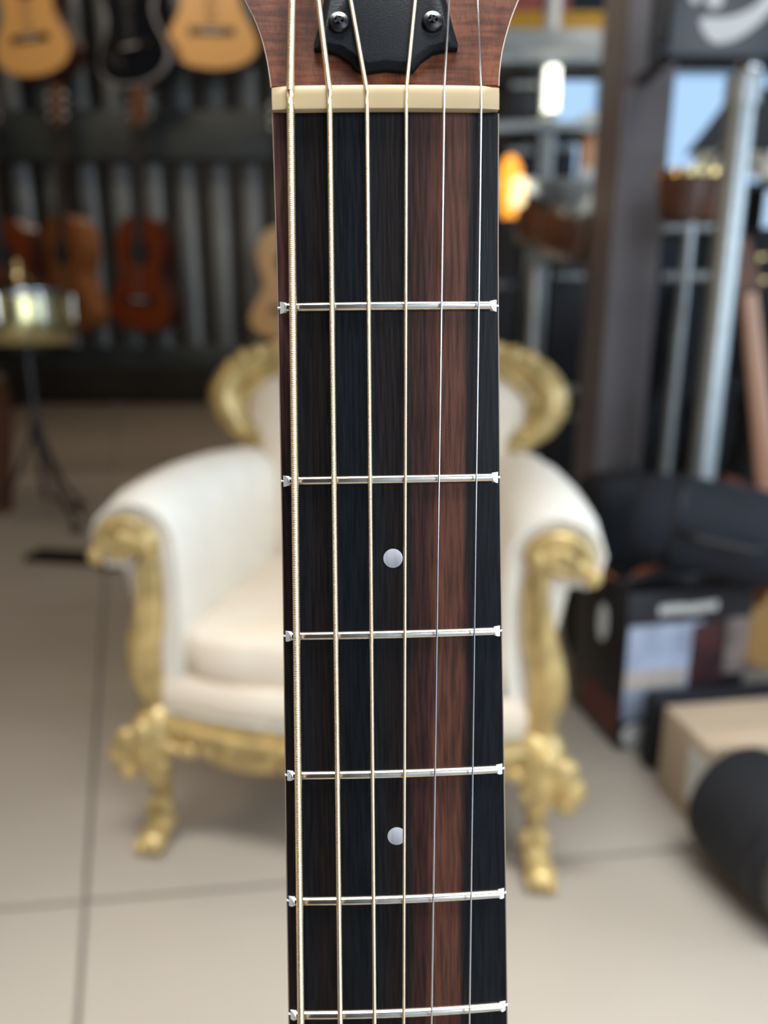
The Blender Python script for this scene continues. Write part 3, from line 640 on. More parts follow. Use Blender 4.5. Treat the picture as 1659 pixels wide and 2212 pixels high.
# gig bags standing at right, behind
def gig_bag(px, zt_, D, w, d, label, group, lean=0.0, mm=None):
    x = X(px, 700, D); t = thing('gig_bag', (x, D, 0), label, 'bag', group)
    t.rotation_euler = (0, lean, 0)
    pts = [(-.25, 0), (-1, .06), (-1.0, .2), (-.75, .42), (-.8, .5), (-.45, .60), (-.32, .95), (-.2, 1), (.2, 1), (.32, .95), (.45, .60), (.8, .5), (.75, .42), (1.0, .2), (1, .06), (.25, 0)]
    pts = cr_spline([(x_ * w, z_ * zt_, 0) for x_, z_ in pts], 3); pts = [(p_.x, max(.002, p_.y)) for p_ in pts]
    R_ = Matrix.Rotation(PI / 2, 4, 'X')
    cxm = zt_ * .45
    MB().loft([[(x_ * k, cxm + (z_ - cxm) * k2, y) for x_, z_ in pts] for k, k2, y in ((.9, .985, -d / 2), (1, 1, -d / 3), (1, 1, d / 3), (.9, .985, d / 2))], R_).build('shell', mm or M_nylon, t)
    MB().tube([(p_[0] * .985, -d / 2 + .003, cxm + (p_[1] - cxm) * .99) for p_ in pts], .004, 6).build('zip', M_steel if False else M_black, t)
    MB().pillow((0, -d / 2 - .012, zt_ * .24), (w * .65, .016, zt_ * .15), 4, 8).build('pocket', mm or M_nylon, t)
    MB().tube([(-.04, -d / 2, zt_ * .60), (-.03, -d / 2 - .03, zt_ * .64), (-.03, -d / 2 - .03, zt_ * .72), (-.04, -d / 2, zt_ * .76)], .008, 8).build('handle', M_black, t)
    return t
GG = 'black gig bags stored along the right side'
gig_bag(1745, 1.25, 2.05, .19, .14, 'black gig bag standing behind the copper guitar neck', GG)
gig_bag(1470, .95, 2.9, .2, .14, 'black gig bag right behind the column foot', GG)
gig_bag(1620, 1.10, 2.48, .21, .14, 'black gig bag standing behind the leaning silver stand', GG)
gig_bag(1830, 1.55, 2.85, .23, .14, 'tall black gig bag farthest to the right', GG)
# low divider keeping the back dark
pt = thing('stacked_cabinet', (1.9, 4.2, 0), 'wide black speaker wall behind the bongos and bags', 'speaker')
for i in range(3):
    for j in range(2):
        c_ = MB().box((-.85 + .58 * i, -.2, .62 * j), (-.85 + .58 * i + .56, .2, .62 * j + .60)).build('cabinet', M_tolex, pt, bevel=.01)
        MB().box((-.85 + .58 * i + .04, -.206, .62 * j + .04), (-.85 + .58 * i + .52, -.198, .62 * j + .56)).build('grille', M_nylonb, c_, bevel=.002)

# lying big gig bag on the box pile
A_, B_ = at(1432, 1118, 1.42), at(1760, 1188, 1.33)
Mx = M_between(A_, B_)
Lb = (A_ - B_).length
lb = thing('gig_bag', None, 'big navy padded bag lying across the boxes at right', 'bag', GG, M=Mx)
prof = [(.01, -.05), (.06, -.045), (.085, -.01), (.092, .06), (.092, Lb - .03), (.085, Lb + .03), (.06, Lb + .06), (.01, Lb + .065)]
MB().lathe(prof, 28).build('shell', M_nylonb, lb)
MB().tube([(.094 * math.cos(t), .094 * math.sin(t), Lb - .02) for t in [2 * PI * q / 24 for q in range(25)]], .005, 6).build('seam', M_black, lb)
MB().tube([(-.0, -.09, .1), (0, -.125, .13), (0, -.125, .22), (0, -.09, .25)], .008, 8).build('handle', M_black, lb)
bp0 = at(1345, 1150, 1.66)
bk = thing('backpack', (bp0.x, 1.70, 0), 'black padded backpack standing against the column foot', 'bag', rz=.2)
MB().pillow((0, 0, .245), (.105, .075, .245), 5, 12).build('shell', M_nylon, bk)
MB().pillow((0, -.078, .15), (.075, .028, .11), 4, 10).build('pocket', M_nylon, bk)
MB().tube([(-.03, 0, .48), (-.02, 0, .52), (.02, 0, .52), (.03, 0, .48)], .006, 8).build('handle', M_black, bk)
# retail carton with photo print
c0 = gd(1330, 1622); c1 = gd(1590, 1588); c0.z = c1.z = 0
uu = (c1 - c0); wbx = uu.length; rzb = math.atan2(uu.y, uu.x)
bx = thing('carton', (c0.x, c0.y, 0), 'black retail carton with a pale blue photo print beside the chair', 'box', rz=rzb)
HB = .335; DB = .21
MB().box((0, 0, 0), (wbx, DB, HB)).build('shell', mat('black_print', (.012, .010, .013), .35), bx, bevel=.004)
def onf(x0, x1, z0, z1, m, name, t=.0015, e=0):
    return MB().box((x0 * wbx, -.001 - e, z0 * HB), (x1 * wbx, .001, z1 * HB)).build(name, m, bx, smooth=False)
onf(.02, .60, .28, .80, mat('photo_print', (.55, .62, .78), .35, dark=(.30, .34, .45), scale=14), 'photo_print', e=.0002)
onf(.02, .50, .40, .52, mat('photo_sand', (.60, .52, .46), .4, scale=30), 'photo_band', e=.0006)
onf(.52, .78, .34, .78, mat('photo_dark', (.02, .02, .025), .35, dark=(.10, .03, .03), scale=20), 'photo_print', e=.0006)
onf(.80, .98, .44, .80, mat('photo_tan', (.40, .28, .25), .4, dark=(.08, .10, .08), scale=14), 'photo_print', e=.0006)
onf(.02, .45, .20, .27, mat('photo_leg', (.30, .34, .45), .4, scale=30), 'photo_band', e=.0004)
# heading: a row of blocky letters
for k in range(9):
    x = .24 + .052 * k; z = .86 + .004 * math.sin(k)
    onf(x, x + .040, z, z + .055, M_paper, 'heading_letter', e=.0008)
MB().lathe([(.026, 0), (.026, .002)], 24, Matrix.Translation((.13 * wbx, -.0, .095 * HB * 1.0)) @ RX).build('round_emblem', M_paper, bx)
sd_ = MB().add([(0, .09 + .018 * math.cos(t), .72 * HB + .04 * math.sin(t)) for t in [2 * PI * q / 20 for q in range(20)]] + [(-.002, .09 + .018 * math.cos(t), .72 * HB + .04 * math.sin(t)) for t in [2 * PI * q / 20 for q in range(20)]],
               [tuple(range(20)), tuple(range(39, 19, -1))] + [(q, (q + 1) % 20, 20 + (q + 1) % 20, 20 + q) for q in range(20)])
sd_.build('side_emblem', M_paper, bx, smooth=False)
MB().box((-.0015, .01, .02), (.0, .15, .10)).build('side_band', mat('dark_red_print', (.12, .015, .012), .4), bx, smooth=False)
for x in (.02, wbx - .02): MB().tube([(x, .05, HB), (x + .005, .05, HB + .012), (wbx / 2 + (x - wbx / 2) * .4, .05, HB + .018), (wbx / 2, .05, HB + .018)], .005, 8).build('carry_handle', M_black, bx)
# rust coloured strap over the carton
q_ = [at(1290, 1222, 1.46), at(1315, 1248, 1.42), at(1345, 1262, 1.40), at(1385, 1238, 1.42), at(1430, 1222, 1.46)]
sb_ = MB().tube(cr_spline([tuple(v) for v in q_], 6), .011, 8, sx=.4).build('strap', mat('rust_leather', (.40, .11, .04), .5))
tag(sb_, 'rust coloured leather strap hanging behind the black carton', 'strap')
# tan guitar body lying behind, right edge
tg = thing('wooden_ukulele', None, 'small orange brown ukulele lying at the right edge under the navy bag', 'ukulele', M=Matrix.Translation(at(1690, 1330, 1.58)) @ Matrix.Rotation(-.3, 4, 'Y') @ Matrix.Rotation(PI / 2, 4, 'X') @ Matrix.Rotation(-1.0, 4, 'Z'))
ol_ = [(x, y + .11) for x, y in body_outline(.5)]
MB().prism(ol_, -.05, -.002).build('body', M_cedar, tg); MB().prism([(x * .97, y * .97) for x, y in ol_], -.002, .001).build('soundboard', M_tan, tg)
MB().lathe([(.025, .001), (.025, .003)], 20, Matrix.Translation((0, .03, 0))).build('soundhole', M_black, tg)
MB().box((-.012, .1, -.01), (.012, .30, .006)).build('neck', M_ebony, tg)

# black flat case behind the cardboard box
fc = thing('flat_case', (.505, 1.243, 0), 'black hard case standing on edge behind the cardboard box', 'case', rz=.13)
zk = .155
MB().box((0, 0, 0), (.62, .047, zk)).build('shell', M_tolex, fc, bevel=.012)
MB().box((.0, -.003, zk * .5), (.62, .0, zk * .5 + .006)).build('seam', M_black, fc, smooth=False)
MB().box((.06, -.006, zk * .62), (.10, -.0, zk * .80)).build('latch', M_steel, fc, bevel=.001)
# cardboard box
e0_ = Vector((.530, 1.060, 0))
cbx = thing('cardboard_box', (e0_.x, e0_.y, 0), 'long tan cardboard box with white label between the black cases', 'box', rz=.15)
hb_ = .165
shell = MB()
n0_ = at(1540, 1618, e0_.y - .02)
MB().box((0, 0, 0), (.5, .146, hb_)).build('shell', M_card, cbx, bevel=.003)
MB().box((-.0012, .0, hb_ * .25), (0, .055, hb_ * .85)).build('label', M_paper, cbx, smooth=False)
MB().box((-.001, .0, hb_), (.5, .003, hb_ + .001)).build('flap_edge', M_card, cbx, smooth=False)
MB().box((0, .06, hb_), (.5, .075, hb_ + .0008)).build('tape', mat('clear_tape', (.50, .40, .28), .25), cbx, smooth=False)
# rounded drum bags
def drum_bag(c, ax, r, L_, label):
    z_ = Vector(ax).normalized(); x_ = Vector((0, 0, 1)).cross(z_).normalized(); y_ = z_.cross(x_)
    M_ = Matrix((x_, y_, z_)).transposed().to_4x4(); M_.translation = c
    t = thing('drum_bag', None, label, 'bag', 'round padded drum bags at the lower right', M=M_)
    MB().lathe([(.01, -L_), (r * .7, -L_), (r * .93, -L_ + .01), (r, -L_ + .04), (r, -.012), (r * .96, 0)], 36).build('shell', M_nylon, t)
    MB().lathe([(r * .96, -.002), (r * .985, .004), (r * .985, .022), (r * .90, .030), (r * .86, .026)], 36).build('rim', mat('charcoal_rim', (.075, .075, .07), .5), t)
    MB().lathe([(r * .86, .0), (r * .86, .022), (r * .70, .030), (.01, .032)], 36).build('lid', M_nylonb, t)
    MB().tube([(r * .99 * math.cos(a), r * .99 * math.sin(a), -.03) for a in [2 * PI * q / 30 for q in range(31)]], .004, 6).build('zip', M_black, t)
    return t
rr = .100
pc = gd(1748, 2000)
drum_bag(Vector((pc.x, pc.y, rr)), (.30, -.95, 0), rr, .17, 'round black drum bag at the lower right, nearest to the lens')

# ------------------------------------------------------------------ the foreground guitar
import numpy as np
def rotm(a):
    t = np.linalg.norm(a); k = a / t; K = np.array([[0, -k[2], k[1]], [k[2], 0, -k[0]], [-k[1], k[0], 0]])
    return np.eye(3) + np.sin(t) * K + (1 - np.cos(t)) * K @ K
MR = rotm(np.array([.1210, -.0343, -.0172])); TR = np.array([.4191, -76.793, 142.221]) / 1000
C2W = np.array([[1, 0, 0], [0, -sp, cp], [0, -cp, -sp]])            # camera (right, down, forward) to world
LX = C2W @ MR[:, 0]; LY = -(C2W @ MR[:, 1]); LZ = -(C2W @ MR[:, 2]); LO = C2W @ TR + np.array([0, 0, H])
GM = Matrix([[LX[i], LY[i], LZ[i], LO[i]] for i in range(3)] + [[0, 0, 0, 1]]); GI = GM.inverted()
def gp(px, py, h=0.0, tilt=None):          # point of the guitar frame seen at that direction; plane z = h, or z = h - t*(y - y0)
    o = GI @ Vector((0, 0, H)); d = GI.to_3x3() @ ray(px, py)
    if tilt is None: t = (h - o.z) / d.z
    else:
        k, y0 = tilt; t = (h - k * (o.y - y0) - o.z) / (d.z + k * d.y)
    return o + d * t
gt = thing('acoustic_guitar', None, 'foreground acoustic guitar seen along its striped rosewood fretboard', 'guitar', M=GM)
SC = .648
def fs(n): return SC * (1 - 2 ** (-n / 12))
def halfw(s_): 
    t = s_ / .19; return .02147 + .0164 * s_ + (.00045 * max(0, 1 - s_ / .0364) ** 1.5 - .00022 * math.exp(-((s_ - .085) / .045) ** 2))
# fretboard material: striped dark rosewood
def fretboard_mat():
    m = bpy.data.materials.new('striped_rosewood'); m.use_nodes = True; nt = m.node_tree; b = nt.nodes['Principled BSDF']
    tc = N(nt, 'ShaderNodeTexCoord'); sx = N(nt, 'ShaderNodeSeparateXYZ'); nt.links.new(tc.outputs['Object'], sx.inputs[0])
    mp = N(nt, 'ShaderNodeMapping'); mp.inputs['Scale'].default_value = (1, .06, 1); nt.links.new(tc.outputs['Object'], mp.inputs[0])
    n1 = N(nt, 'ShaderNodeTexNoise'); n1.inputs['Scale'].default_value = 180; n1.inputs['Detail'].default_value = 3; nt.links.new(mp.outputs[0], n1.inputs['Vector'])
    n2 = N(nt, 'ShaderNodeTexNoise'); n2.inputs['Scale'].default_value = 1500; n2.inputs['Detail'].default_value = 6; nt.links.new(mp.outputs[0], n2.inputs['Vector'])
    mp3 = N(nt, 'ShaderNodeMapping'); mp3.inputs['Scale'].default_value = (1, .25, 1); nt.links.new(tc.outputs['Object'], mp3.inputs[0])
    n3 = N(nt, 'ShaderNodeTexNoise'); n3.inputs['Scale'].default_value = 60; n3.inputs['Detail'].default_value = 2; nt.links.new(mp3.outputs[0], n3.inputs['Vector'])
    # x position (mm-ish) + wobble
    def mth(op, a, c=None):
        q = N(nt, 'ShaderNodeMath', operation=op)
        for i, v in enumerate((a, c)):
            if v is None: continue
            if isinstance(v, (int, float)): q.inputs[i].default_value = v
            else: nt.links.new(v, q.inputs[i])
        return q.outputs[0]
    x = mth('ADD', mth('MULTIPLY', sx.outputs[0], 1 / .050), .5)
    x = mth('ADD', x, mth('MULTIPLY', mth('SUBTRACT', n1.outputs[0], .5), .05))
    x = mth('ADD', x, mth('MULTIPLY', mth('SUBTRACT', n3.outputs[0], .5), .06))
    x = mth('ADD', x, mth('MULTIPLY', sx.outputs[1], -.25))
    x = mth('SUBTRACT', x, .02)
    cr = N(nt, 'ShaderNodeValToRGB'); e = cr.color_ramp.elements
    blk = (.0050, .0060, .0075, 1); dbr = (.011, .007, .006, 1); br = (.088, .034, .021, 1); mb = (.036, .015, .011, 1); lft = (.040, .018, .015, 1)
    e[0].position = 0; e[0].color = dbr; e[1].position = .075; e[1].color = lft if False else dbr
    for p_, c in ((.10, blk), (.15, (.007,.007,.008,1)), (.20, dbr), (.30, blk), (.42, (.007, .008, .010, 1)), (.50, dbr), (.56, (.010, .008, .008, 1)), (.60, mb), (.64, (.030, .013, .011, 1)), (.69, br), (.755, (.075, .030, .020, 1)), (.79, br), (.815, (.02, .012, .011, 1)), (.84, blk), (.95, (.007, .008, .010, 1)), (1, blk)):
        k = e.new(p_); k.color = c
    nt.links.new(x, cr.inputs[0])
    mx = N(nt, 'ShaderNodeMixRGB', blend_type='MULTIPLY'); mx.inputs[0].default_value = .8; nt.links.new(cr.outputs[0], mx.inputs[1])
    c2 = N(nt, 'ShaderNodeValToRGB'); c2.color_ramp.elements[0].position = .35; c2.color_ramp.elements[0].color = (.45, .45, .45, 1); c2.color_ramp.elements[1].position = .62; c2.color_ramp.elements[1].color = (1.25, 1.2, 1.15, 1)
    mr1 = N(nt, 'ShaderNodeMapRange', interpolation_type='SMOOTHSTEP'); mr1.inputs['From Min'].default_value = .13; mr1.inputs['From Max'].default_value = .05; nt.links.new(x, mr1.inputs['Value'])
    mr2 = N(nt, 'ShaderNodeMapRange', interpolation_type='SMOOTHSTEP'); mr2.inputs['From Min'].default_value = -.075; mr2.inputs['From Max'].default_value = -.025; nt.links.new(sx.outputs[1], mr2.inputs['Value'])
    lf = N(nt, 'ShaderNodeMixRGB'); lf.inputs[2].default_value = (.075, .032, .026, 1); nt.links.new(mth('MULTIPLY', mr1.outputs[0], mr2.outputs[0]), lf.inputs[0]); nt.links.new(cr.outputs[0], lf.inputs[1]); nt.links.new(lf.outputs[0], mx.inputs[1])
    nt.links.new(n2.outputs[0], c2.inputs[0]); nt.links.new(c2.outputs[0], mx.inputs[2]); nt.links.new(mx.outputs[0], b.inputs['Base Color'])
    b.inputs['Roughness'].default_value = .36; b.inputs['Specular IOR Level'].default_value = .10
    bp = N(nt, 'ShaderNodeBump'); bp.inputs['Strength'].default_value = .35; bp.inputs['Distance'].default_value = .0002
    nt.links.new(n2.outputs[0], bp.inputs['Height']); nt.links.new(bp.outputs[0], b.inputs['Normal'])
    return m
M_fb = fretboard_mat()
RADI = .40
def crown(x): return -x * x / (2 * RADI)
rows = []; nS = 60; FBL = fs(20) + .012
for i in range(nS + 1):
    s_ = -.0 + FBL * i / nS; w_ = halfw(s_); top = []
    xs = [-w_, -w_ + .0003] + [-w_ + .0003 + (2 * w_ - .0006) * q / 10 for q in range(1, 10)] + [w_ - .0003, w_]
    ring = [(x, -s_, crown(x) - (.0004 if abs(x) > w_ - 1e-6 else 0)) for x in xs]
    ring += [(w_, -s_, -.0060), (-w_, -s_, -.0060)]
    rows.append(ring)
MB().loft(rows).build('fretboard', M_fb, gt, angle=30)
fe = MB()
for sd in (-1, 1):
    fe.tube([(sd * (halfw(q * .012) - .0001), -q * .012, crown(halfw(q * .012)) - .00035) for q in range(38)], .00018, 6)
fe.build('edge_highlight', mat('pale_edge_highlight', (.30, .21, .16), .4), gt)  # thin pale strip: the glint along the rolled edges, put in as colour
# neck
M_mah = wood_mat('mahogany_neck', (.085, .030, .018), (.17, .066, .040), (1, .08, 1), 300, .5, 0, .15)
rg = []
for i in range(13):
    s_ = -.004 + .37 * i / 12; w_ = halfw(max(0, s_)) + .0002; dp_ = .016 + .003 * i / 12
    rg.append([(-w_, -s_, -.006)] + [(w_ * -math.cos(PI * q / 12) * (1.0), -s_, -.006 - dp_ * math.sin(PI * q / 12) ** .8) for q in range(1, 12)] + [(w_, -s_, -.006)])
MB().loft(rg).build('neck', M_mah, gt)
# nut
M_bone = mat('cream_bone', (.52, .395, .225), .36, var=.0, scale=60, stretch=(.4, 3, 1), dark=(.45, .33, .18), spec=.25)
nrg = []
for x in [-.0215 + .043 * q / 14 for q in range(15)]:
    e = .0003 if abs(x) > .0213 else 0; x *= 1.009
    zt_ = .0016 + crown(x)
    nrg.append([(x, 0.0 + e, -.006), (x, 0.0 + e, zt_ - .0002 - e), (x, .00015, zt_ - e), (x, .0026, zt_ + .00005 - e), (x, .0041, zt_ - .0001 - e), (x, .0044 - e, zt_ - .0004 - e), (x, .0044 - e, -.006)])
MB().loft(nrg).build('nut', M_bone, gt, bevel=0)
# frets
M_fret = mat('nickel_fret', (.62, .54, .45), .2, 1.0, var=.06, scale=200, stretch=(1, 6, 1))
M_fend = mat('bright_fret_end', (.80, .82, .82), .5, .35, var=.03)  # whiter than the crowns: the bevel's reflection is put into the colour
for n in range(1, 21):
    s_ = fs(n); w_ = halfw(s_) - .0003
    hgt, rd = .0011, .00095; rings = []
    for xi in range(23):
        t = -1 + 2 * xi / 22; x = t * (w_ - .0012); ring = []
        for q in range(15):
            a = PI * q / 14; ring.append((x, -s_ + rd * math.cos(a), crown(x) + hgt * math.sin(a) - .00005))
        rings.append(ring)
    # slope the two end rings (bevel)
    f_ = MB().loft(rings).build('fret', M_fret, gt, angle=70)
    for sd in (-1, 1):
        xo = sd * (w_ - .00015); Lb_ = .0013; m = MB()
        qa = [PI * q / 10 for q in range(11)]
        m.loft([[(xo - sd * (Lb_ + .0001), -s_ + rd * math.cos(a), crown(xo) + hgt * math.sin(a)) for a in qa],
                [(xo - sd * Lb_ * math.sin(a), -s_ + rd * 1.22 * math.cos(a), crown(xo) + hgt * 1.12 * math.sin(a)) for a in qa]])
        m.tube([(xo - sd * .0002, -s_, crown(xo) - .0001), (xo + sd * .0004, -s_, crown(xo) - .0003)], .00028, 8)
        m.build('fret_end', M_fend, f_, angle=30)
# inlay dots
M_pearl = mat('pearl_dot', (.38, .38, .41), .3, var=.12, scale=900, stretch=(1, .15, 1), coat=.4)
for px, py in ((849, 1206), (857, 1806)):
    c = gp(px, py, 0); MB().lathe([(.0020, -.0003), (.0020, .00006), (.0019, .0001)], 32, Matrix.Translation((c.x, c.y, 0))).build('inlay_dot', M_pearl, gt)
for n in (7, 9, 12): MB().lathe([(.0022, -.0003), (.0022, .0001)], 24, Matrix.Translation((.0, -(fs(n) + fs(n - 1)) / 2, 0))).build('inlay_dot', M_pearl, gt)
# headstock
HT = (math.tan(math.radians(13)), .0052); HZ = -.0016
def hp(px, py, h=0): return gp(px, py, HZ + h, HT)
hang = math.radians(-13)
HM = Matrix.Translation((0, .0052, HZ)) @ Matrix.Rotation(-hang * -1, 4, 'X')
HM = Matrix.Translation((0, .0052, HZ)) @ Matrix.Rotation(-math.radians(13), 4, 'X'); HI = HM.inverted()
def hl(px, py): q = HI @ hp(px, py); return (q.x, q.y)
lft = [hl(x, y) for x, y in ((586, 186), (583, 160), (576, 120), (565, 78), (550, 38), (531, 0))]
rgt = [hl(x, y) for x, y in ((1077, 183), (1078, 158), (1083, 115), (1093, 72), (1104, 36), (1118, 0))]
print('head', lft, rgt)
lx, ly = lft[-1]; rx, ry = rgt[-1]
ext_l = [(lx - .005, ly + .012), (-.0345, ly + .03), (-.036, ly + .08), (-.037, .165), (-.030, .172), (-.012, .168)]
ext_r = [(rx + .005, ry + .012), (.0345, ry + .03), (.036, ry + .08), (.037, .165), (.030, .172), (.012, .168)]
lo = cr_spline([(x, y, 0) for x, y in lft + ext_l], 4); ro = cr_spline([(x, y, 0) for x, y in rgt + ext_r], 4)
ho = [(p.x, p.y) for p in lo] + [(p.x, p.y) for p in reversed(ro)]
def head_mat():
    m = bpy.data.materials.new('headstock_mahogany'); m.use_nodes = True; nt = m.node_tree; b = nt.nodes['Principled BSDF']
    tc = N(nt, 'ShaderNodeTexCoord')
    def nz(sc, st, d=4):
        mp = N(nt, 'ShaderNodeMapping'); mp.inputs['Scale'].default_value = st; nt.links.new(tc.outputs['Object'], mp.inputs[0])
        n = N(nt, 'ShaderNodeTexNoise'); n.inputs['Scale'].default_value = sc; n.inputs['Detail'].default_value = d; nt.links.new(mp.outputs[0], n.inputs['Vector']); return n.outputs[0]
    a, c, g2 = nz(260, (1, .08, 1)), nz(900, (.12, 1, 1)), nz(2500, (1, .08, 1))
    r = N(nt, 'ShaderNodeValToRGB'); r.color_ramp.elements[0].position = .3; r.color_ramp.elements[0].color = (.070, .022, .012, 1); r.color_ramp.elements[1].position = .7; r.color_ramp.elements[1].color = (.165, .056, .027, 1)
    nt.links.new(a, r.inputs[0])
    r2 = N(nt, 'ShaderNodeValToRGB'); r2.color_ramp.elements[0].position = .35; r2.color_ramp.elements[0].color = (.60, .58, .56, 1); r2.color_ramp.elements[1].position = .6; r2.color_ramp.elements[1].color = (1.15, 1.12, 1.1, 1)
    nt.links.new(c, r2.inputs[0])
    r3 = N(nt, 'ShaderNodeValToRGB'); r3.color_ramp.elements[0].position = .38; r3.color_ramp.elements[0].color = (.82, .78, .76, 1); r3.color_ramp.elements[1].position = .5; r3.color_ramp.elements[1].color = (1, 1, 1, 1)
    nt.links.new(g2, r3.inputs[0])
    m1 = N(nt, 'ShaderNodeMixRGB', blend_type='MULTIPLY'); m1.inputs[0].default_value = 1; nt.links.new(r.outputs[0], m1.inputs[1]); nt.links.new(r2.outputs[0], m1.inputs[2])
    m2 = N(nt, 'ShaderNodeMixRGB', blend_type='MULTIPLY'); m2.inputs[0].default_value = 1; nt.links.new(m1.outputs[0], m2.inputs[1]); nt.links.new(r3.outputs[0], m2.inputs[2])
    nt.links.new(m2.outputs[0], b.inputs['Base Color']); b.inputs['Roughness'].default_value = .42; b.inputs['Specular IOR Level'].default_value = .12
    bp = N(nt, 'ShaderNodeBump'); bp.inputs['Strength'].default_value = .25; bp.inputs['Distance'].default_value = .0002; nt.links.new(g2, bp.inputs['Height']); nt.links.new(bp.outputs[0], b.inputs['Normal'])
    return m
hs = MB().prism(ho, -.014, -.0002); hs.loft([[(x, y, -.0002) for x, y in ho], [(x * .993, y, .0) for x, y in ho]])
hobj = MB().loft([[(x * .78, y, -.014) for x, y in ho], [(x * .97, y, -.004) for x, y in ho], [(x, y, 0) for x, y in ho]], HM).build('headstock', head_mat(), gt, smooth=True, angle=30)
edge = MB().tube([HM @ Vector((x, y, -.0003)) for x, y in [(p.x, p.y) for p in lo]], .00022, 6)
edge.tube([HM @ Vector((x, y, -.0003)) for x, y in [(p.x, p.y) for p in ro]], .00022, 6)
edge.build('lacquered_edge', mat('pale_edge', (.62, .48, .38), .35), hobj)
# truss rod cover
tc_px = [(704, -10), (697, 30), (691, 60), (679, 102), (679, 115), (694, 115), (728, 122), (756, 140), (772, 158), (790, 163), (833, 157), (874, 161), (893, 160), (908, 140), (934, 121), (965, 114), (987, 113), (988, 104), (975, 60), (968, 30), (957, -10)]
tp_ = [hl(x, y) for x, y in tc_px]
lx_, ly_ = tp_[0]; rx_, ry_ = tp_[-1]
tp_ = [(lx_ + .006, ly_ + .018), (lx_ + .001, ly_ + .008)] + tp_ + [(rx_ - .001, ry_ + .008), (rx_ - .006, ry_ + .018)]
cxt = sum(p[0] for p in tp_) / len(tp_); cyt = sum(p[1] for p in tp_) / len(tp_)
def sh_(k): return [(cxt + (x - cxt) * k, cyt + (y - cyt) * k) for x, y in tp_]
M_cover = mat('matte_black_cover', (.006, .007, .009), .42, spec=.12, var=.1, scale=900, bump=.12, bscale=3500)
tcv = MB().loft([[(x, y, z) for x, y in sh_(k)] for k, z in ((1, .0001), (1, .0010), (.985, .0013), (.93, .0016), (.90, .0020), (.87, .0021))], HM).build('truss_rod_cover', M_cover, gt, angle=50)
for px, py in ((733, 69), (932, 67)):
    q = HI @ hp(px, py); T = HM @ Matrix.Translation((q.x, q.y, 0))
    s_ = MB().lathe([(.0021, .0018), (.0021, .0024), (.0018, .0029), (.0009, .0031), (.0007, .0024), (.0001, .0024)], 28, T).build('screw', mat('black_screw', (.006, .006, .008), .22, spec=.4), tcv)
    x_ = MB()
    for a in (.5, .5 + PI / 2):
        x_.box((-.0010, -.00022, .0029), (.0010, .00022, .0032), T @ Matrix.Rotation(a, 4, 'Z'))
    x_.build('cross_slot', mat('slot_grey', (.03, .032, .035), .25, .6), s_, smooth=False)  # cross bars in dark grey, paler than the screw head
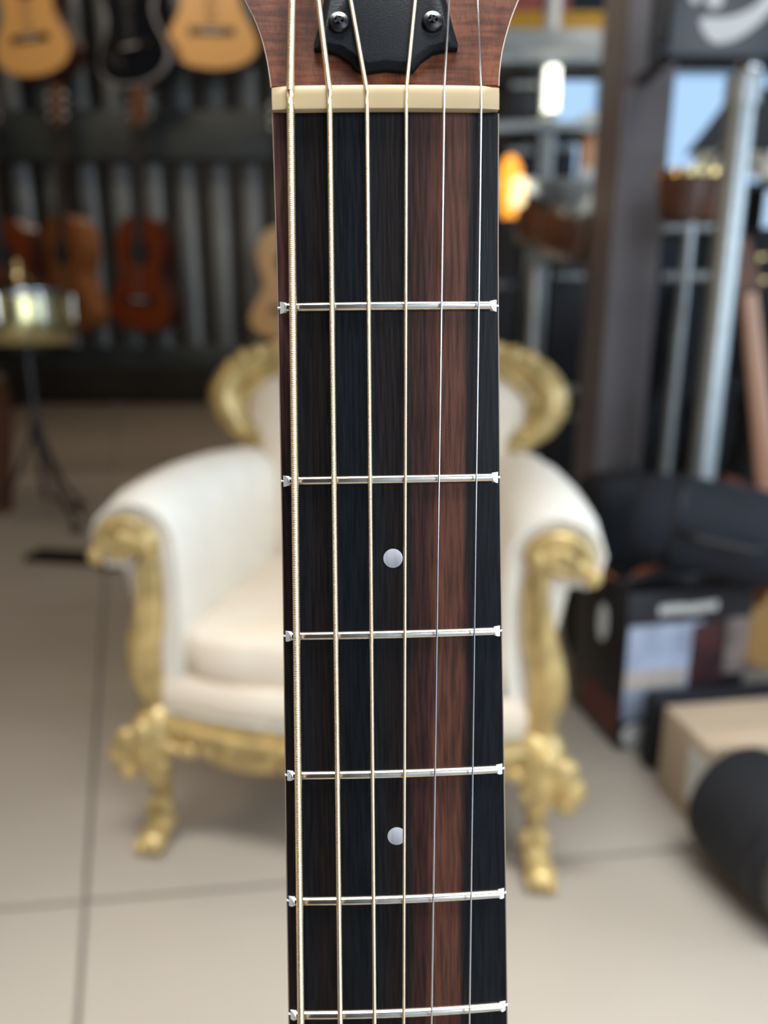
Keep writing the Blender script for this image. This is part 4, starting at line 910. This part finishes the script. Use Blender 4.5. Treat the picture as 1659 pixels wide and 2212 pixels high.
# strings
nut_px = [(627, 215), (712, 215), (793, 215), (878, 215), (960, 215), (1041, 215)]
bot_px = [(650, 2212), (735, 2212), (809, 2212), (872, 2212), (932, 2212), (1014, 2212)]
top_px = [629, 686, 757, 900, 975, 1037]
rad = [.00077, .00056, .00043, .00034, .00022, .00019]
M_bronze = mat('phosphor_bronze', (.94, .76, .53), .36, 1.0, var=.05, scale=900)
M_plain = mat('plain_steel', (.80, .79, .80), .22, 1.0, var=.03)
posts = [.060, .100, .140]
for i in range(6):
    r = rad[i]
    a = gp(*nut_px[i], .0022); b = gp(*bot_px[i], .0040)
    k = (b - a) / (b.y - a.y)
    brd = a + k * (-SC - a.y)
    a.z = .0016 + crown(a.x) + r * .55; brd.z = .0105
    t1 = gp(top_px[i], 0, .0008); kx = (t1.x - a.x) / (t1.y - a.y)
    pj = posts[i if i < 3 else 5 - i]
    e_ = HM @ Vector((0, pj, .006)); tpt = Vector((a.x + kx * (e_.y - .003) , e_.y, e_.z))
    nx = a.copy(); nx.y = .0030
    nx2 = a.copy(); nx2.y = .0008
    nxb = nx.lerp(tpt, .03); nxb.z = nx.z - .0002
    wound = i < 4
    m = MB()
    if i < 4:
        pitch = (.00036, .00030, .00024, .00020)[i]; amp_ = (.20, .19, .15, .10)[i]
        vis = .215
        pts = []; rs = []
        n_ = int(vis / pitch) * 6
        p_end = nx2.lerp(brd, vis / (brd - nx2).length)
        # headstock part
        L1 = (tpt - nx).length; n1_ = int(min(L1, .045) / pitch) * 6
        pe = nx.lerp(tpt, min(1, .045 / L1))
        pts.append(tpt); rs.append(r)
        for q in range(n1_ + 1): pts.append(pe.lerp(nx, q / n1_)); rs.append(r * (1.03 - amp_ * (1 - abs(math.sin(q * PI / 6)))))
        for q in range(n_ + 1): pts.append(nx2.lerp(p_end, q / n_)); rs.append(r * (1.03 - amp_ * (1 - abs(math.sin(q * PI / 6)))))
        pts.append(brd); rs.append(r)
        m.tube(pts, rs, 12 if i < 2 else 8)
    else: m.tube([tpt, nx, nx2, nx2.lerp(brd, .3), brd], r, 12)
    m.build('string', M_bronze if wound else M_plain, gt, angle=180)
    # tuning post
    MB().lathe([(.003, 0), (.003, .010), (.0024, .0105)], 16, HM @ Matrix.Translation((tpt.x * 1.0 + (.003 if i < 3 else -.003) * -1, pj, 0))).build('tuning_post', M_chrome, gt)
    sd = -1 if i < 3 else 1
    kb_ = MB().tube([HM @ Vector((sd * .034, pj, -.008)), HM @ Vector((sd * .046, pj, -.008))], .002, 8); kb_.ball((0, 0, 0), (.007, .009, .004), 10, HM @ Matrix.Translation((sd * .051, pj, -.008)))
    kb_.build('tuner', M_black, gt)
# body, below the frame
YB0 = -fs(14)
ol = [(x, y + YB0) for x, y in body_outline(1.0)]
MB().prism(ol, -.100, -.009).build('body', M_neckw, gt); MB().prism([(x * .985, YB0 + (y - YB0) * .99) for x, y in ol], -.009, -.0062).build('soundboard', M_tan, gt)
ring_disc(.047, .058, -.0062, -.0055, (0, YB0 - .155)).build('rosette', M_ebony, gt)
MB().lathe([(.047, -.0061), (.047, -.0057)], 28, Matrix.Translation((0, YB0 - .155, 0))).build('soundhole', M_black, gt)
br = MB().box((-.08, -SC - .014, -.0062), (.08, -SC + .010, .004)).build('bridge', M_ebony, gt, bevel=.002)
MB().box((-.037, -SC - .0015, .004), (.037, -SC + .0015, .0100)).build('saddle', M_bone, br)
# floor stand holding the guitar
bt = GM @ Vector((0, YB0 - .49, -.05))
gs = thing('guitar_stand', (bt.x, bt.y, 0), 'low black floor stand cradling the foreground guitar body', 'stand')
zc = max(.012, bt.z - .012)
for s in (-1, 1):
    MB().tube([(s * .11, -.09, zc + .05), (s * .11, -.08, zc - .0), (s * .11, .10, zc - .004 + .012), (s * .11, .16, .10)], .008, 8).build('cradle_arm', M_black, gs)
    MB().tube([(s * .11, .16, .10), (s * .16, -.12, .009)], .009, 8).build('leg', M_black, gs)
    MB().tube([(s * .11, .16, .10), (s * .10, .26, .009)], .009, 8).build('leg', M_black, gs)
MB().tube([(-.11, .16, .10), (.11, .16, .10)], .009, 8).build('crossbar', M_black, gs)
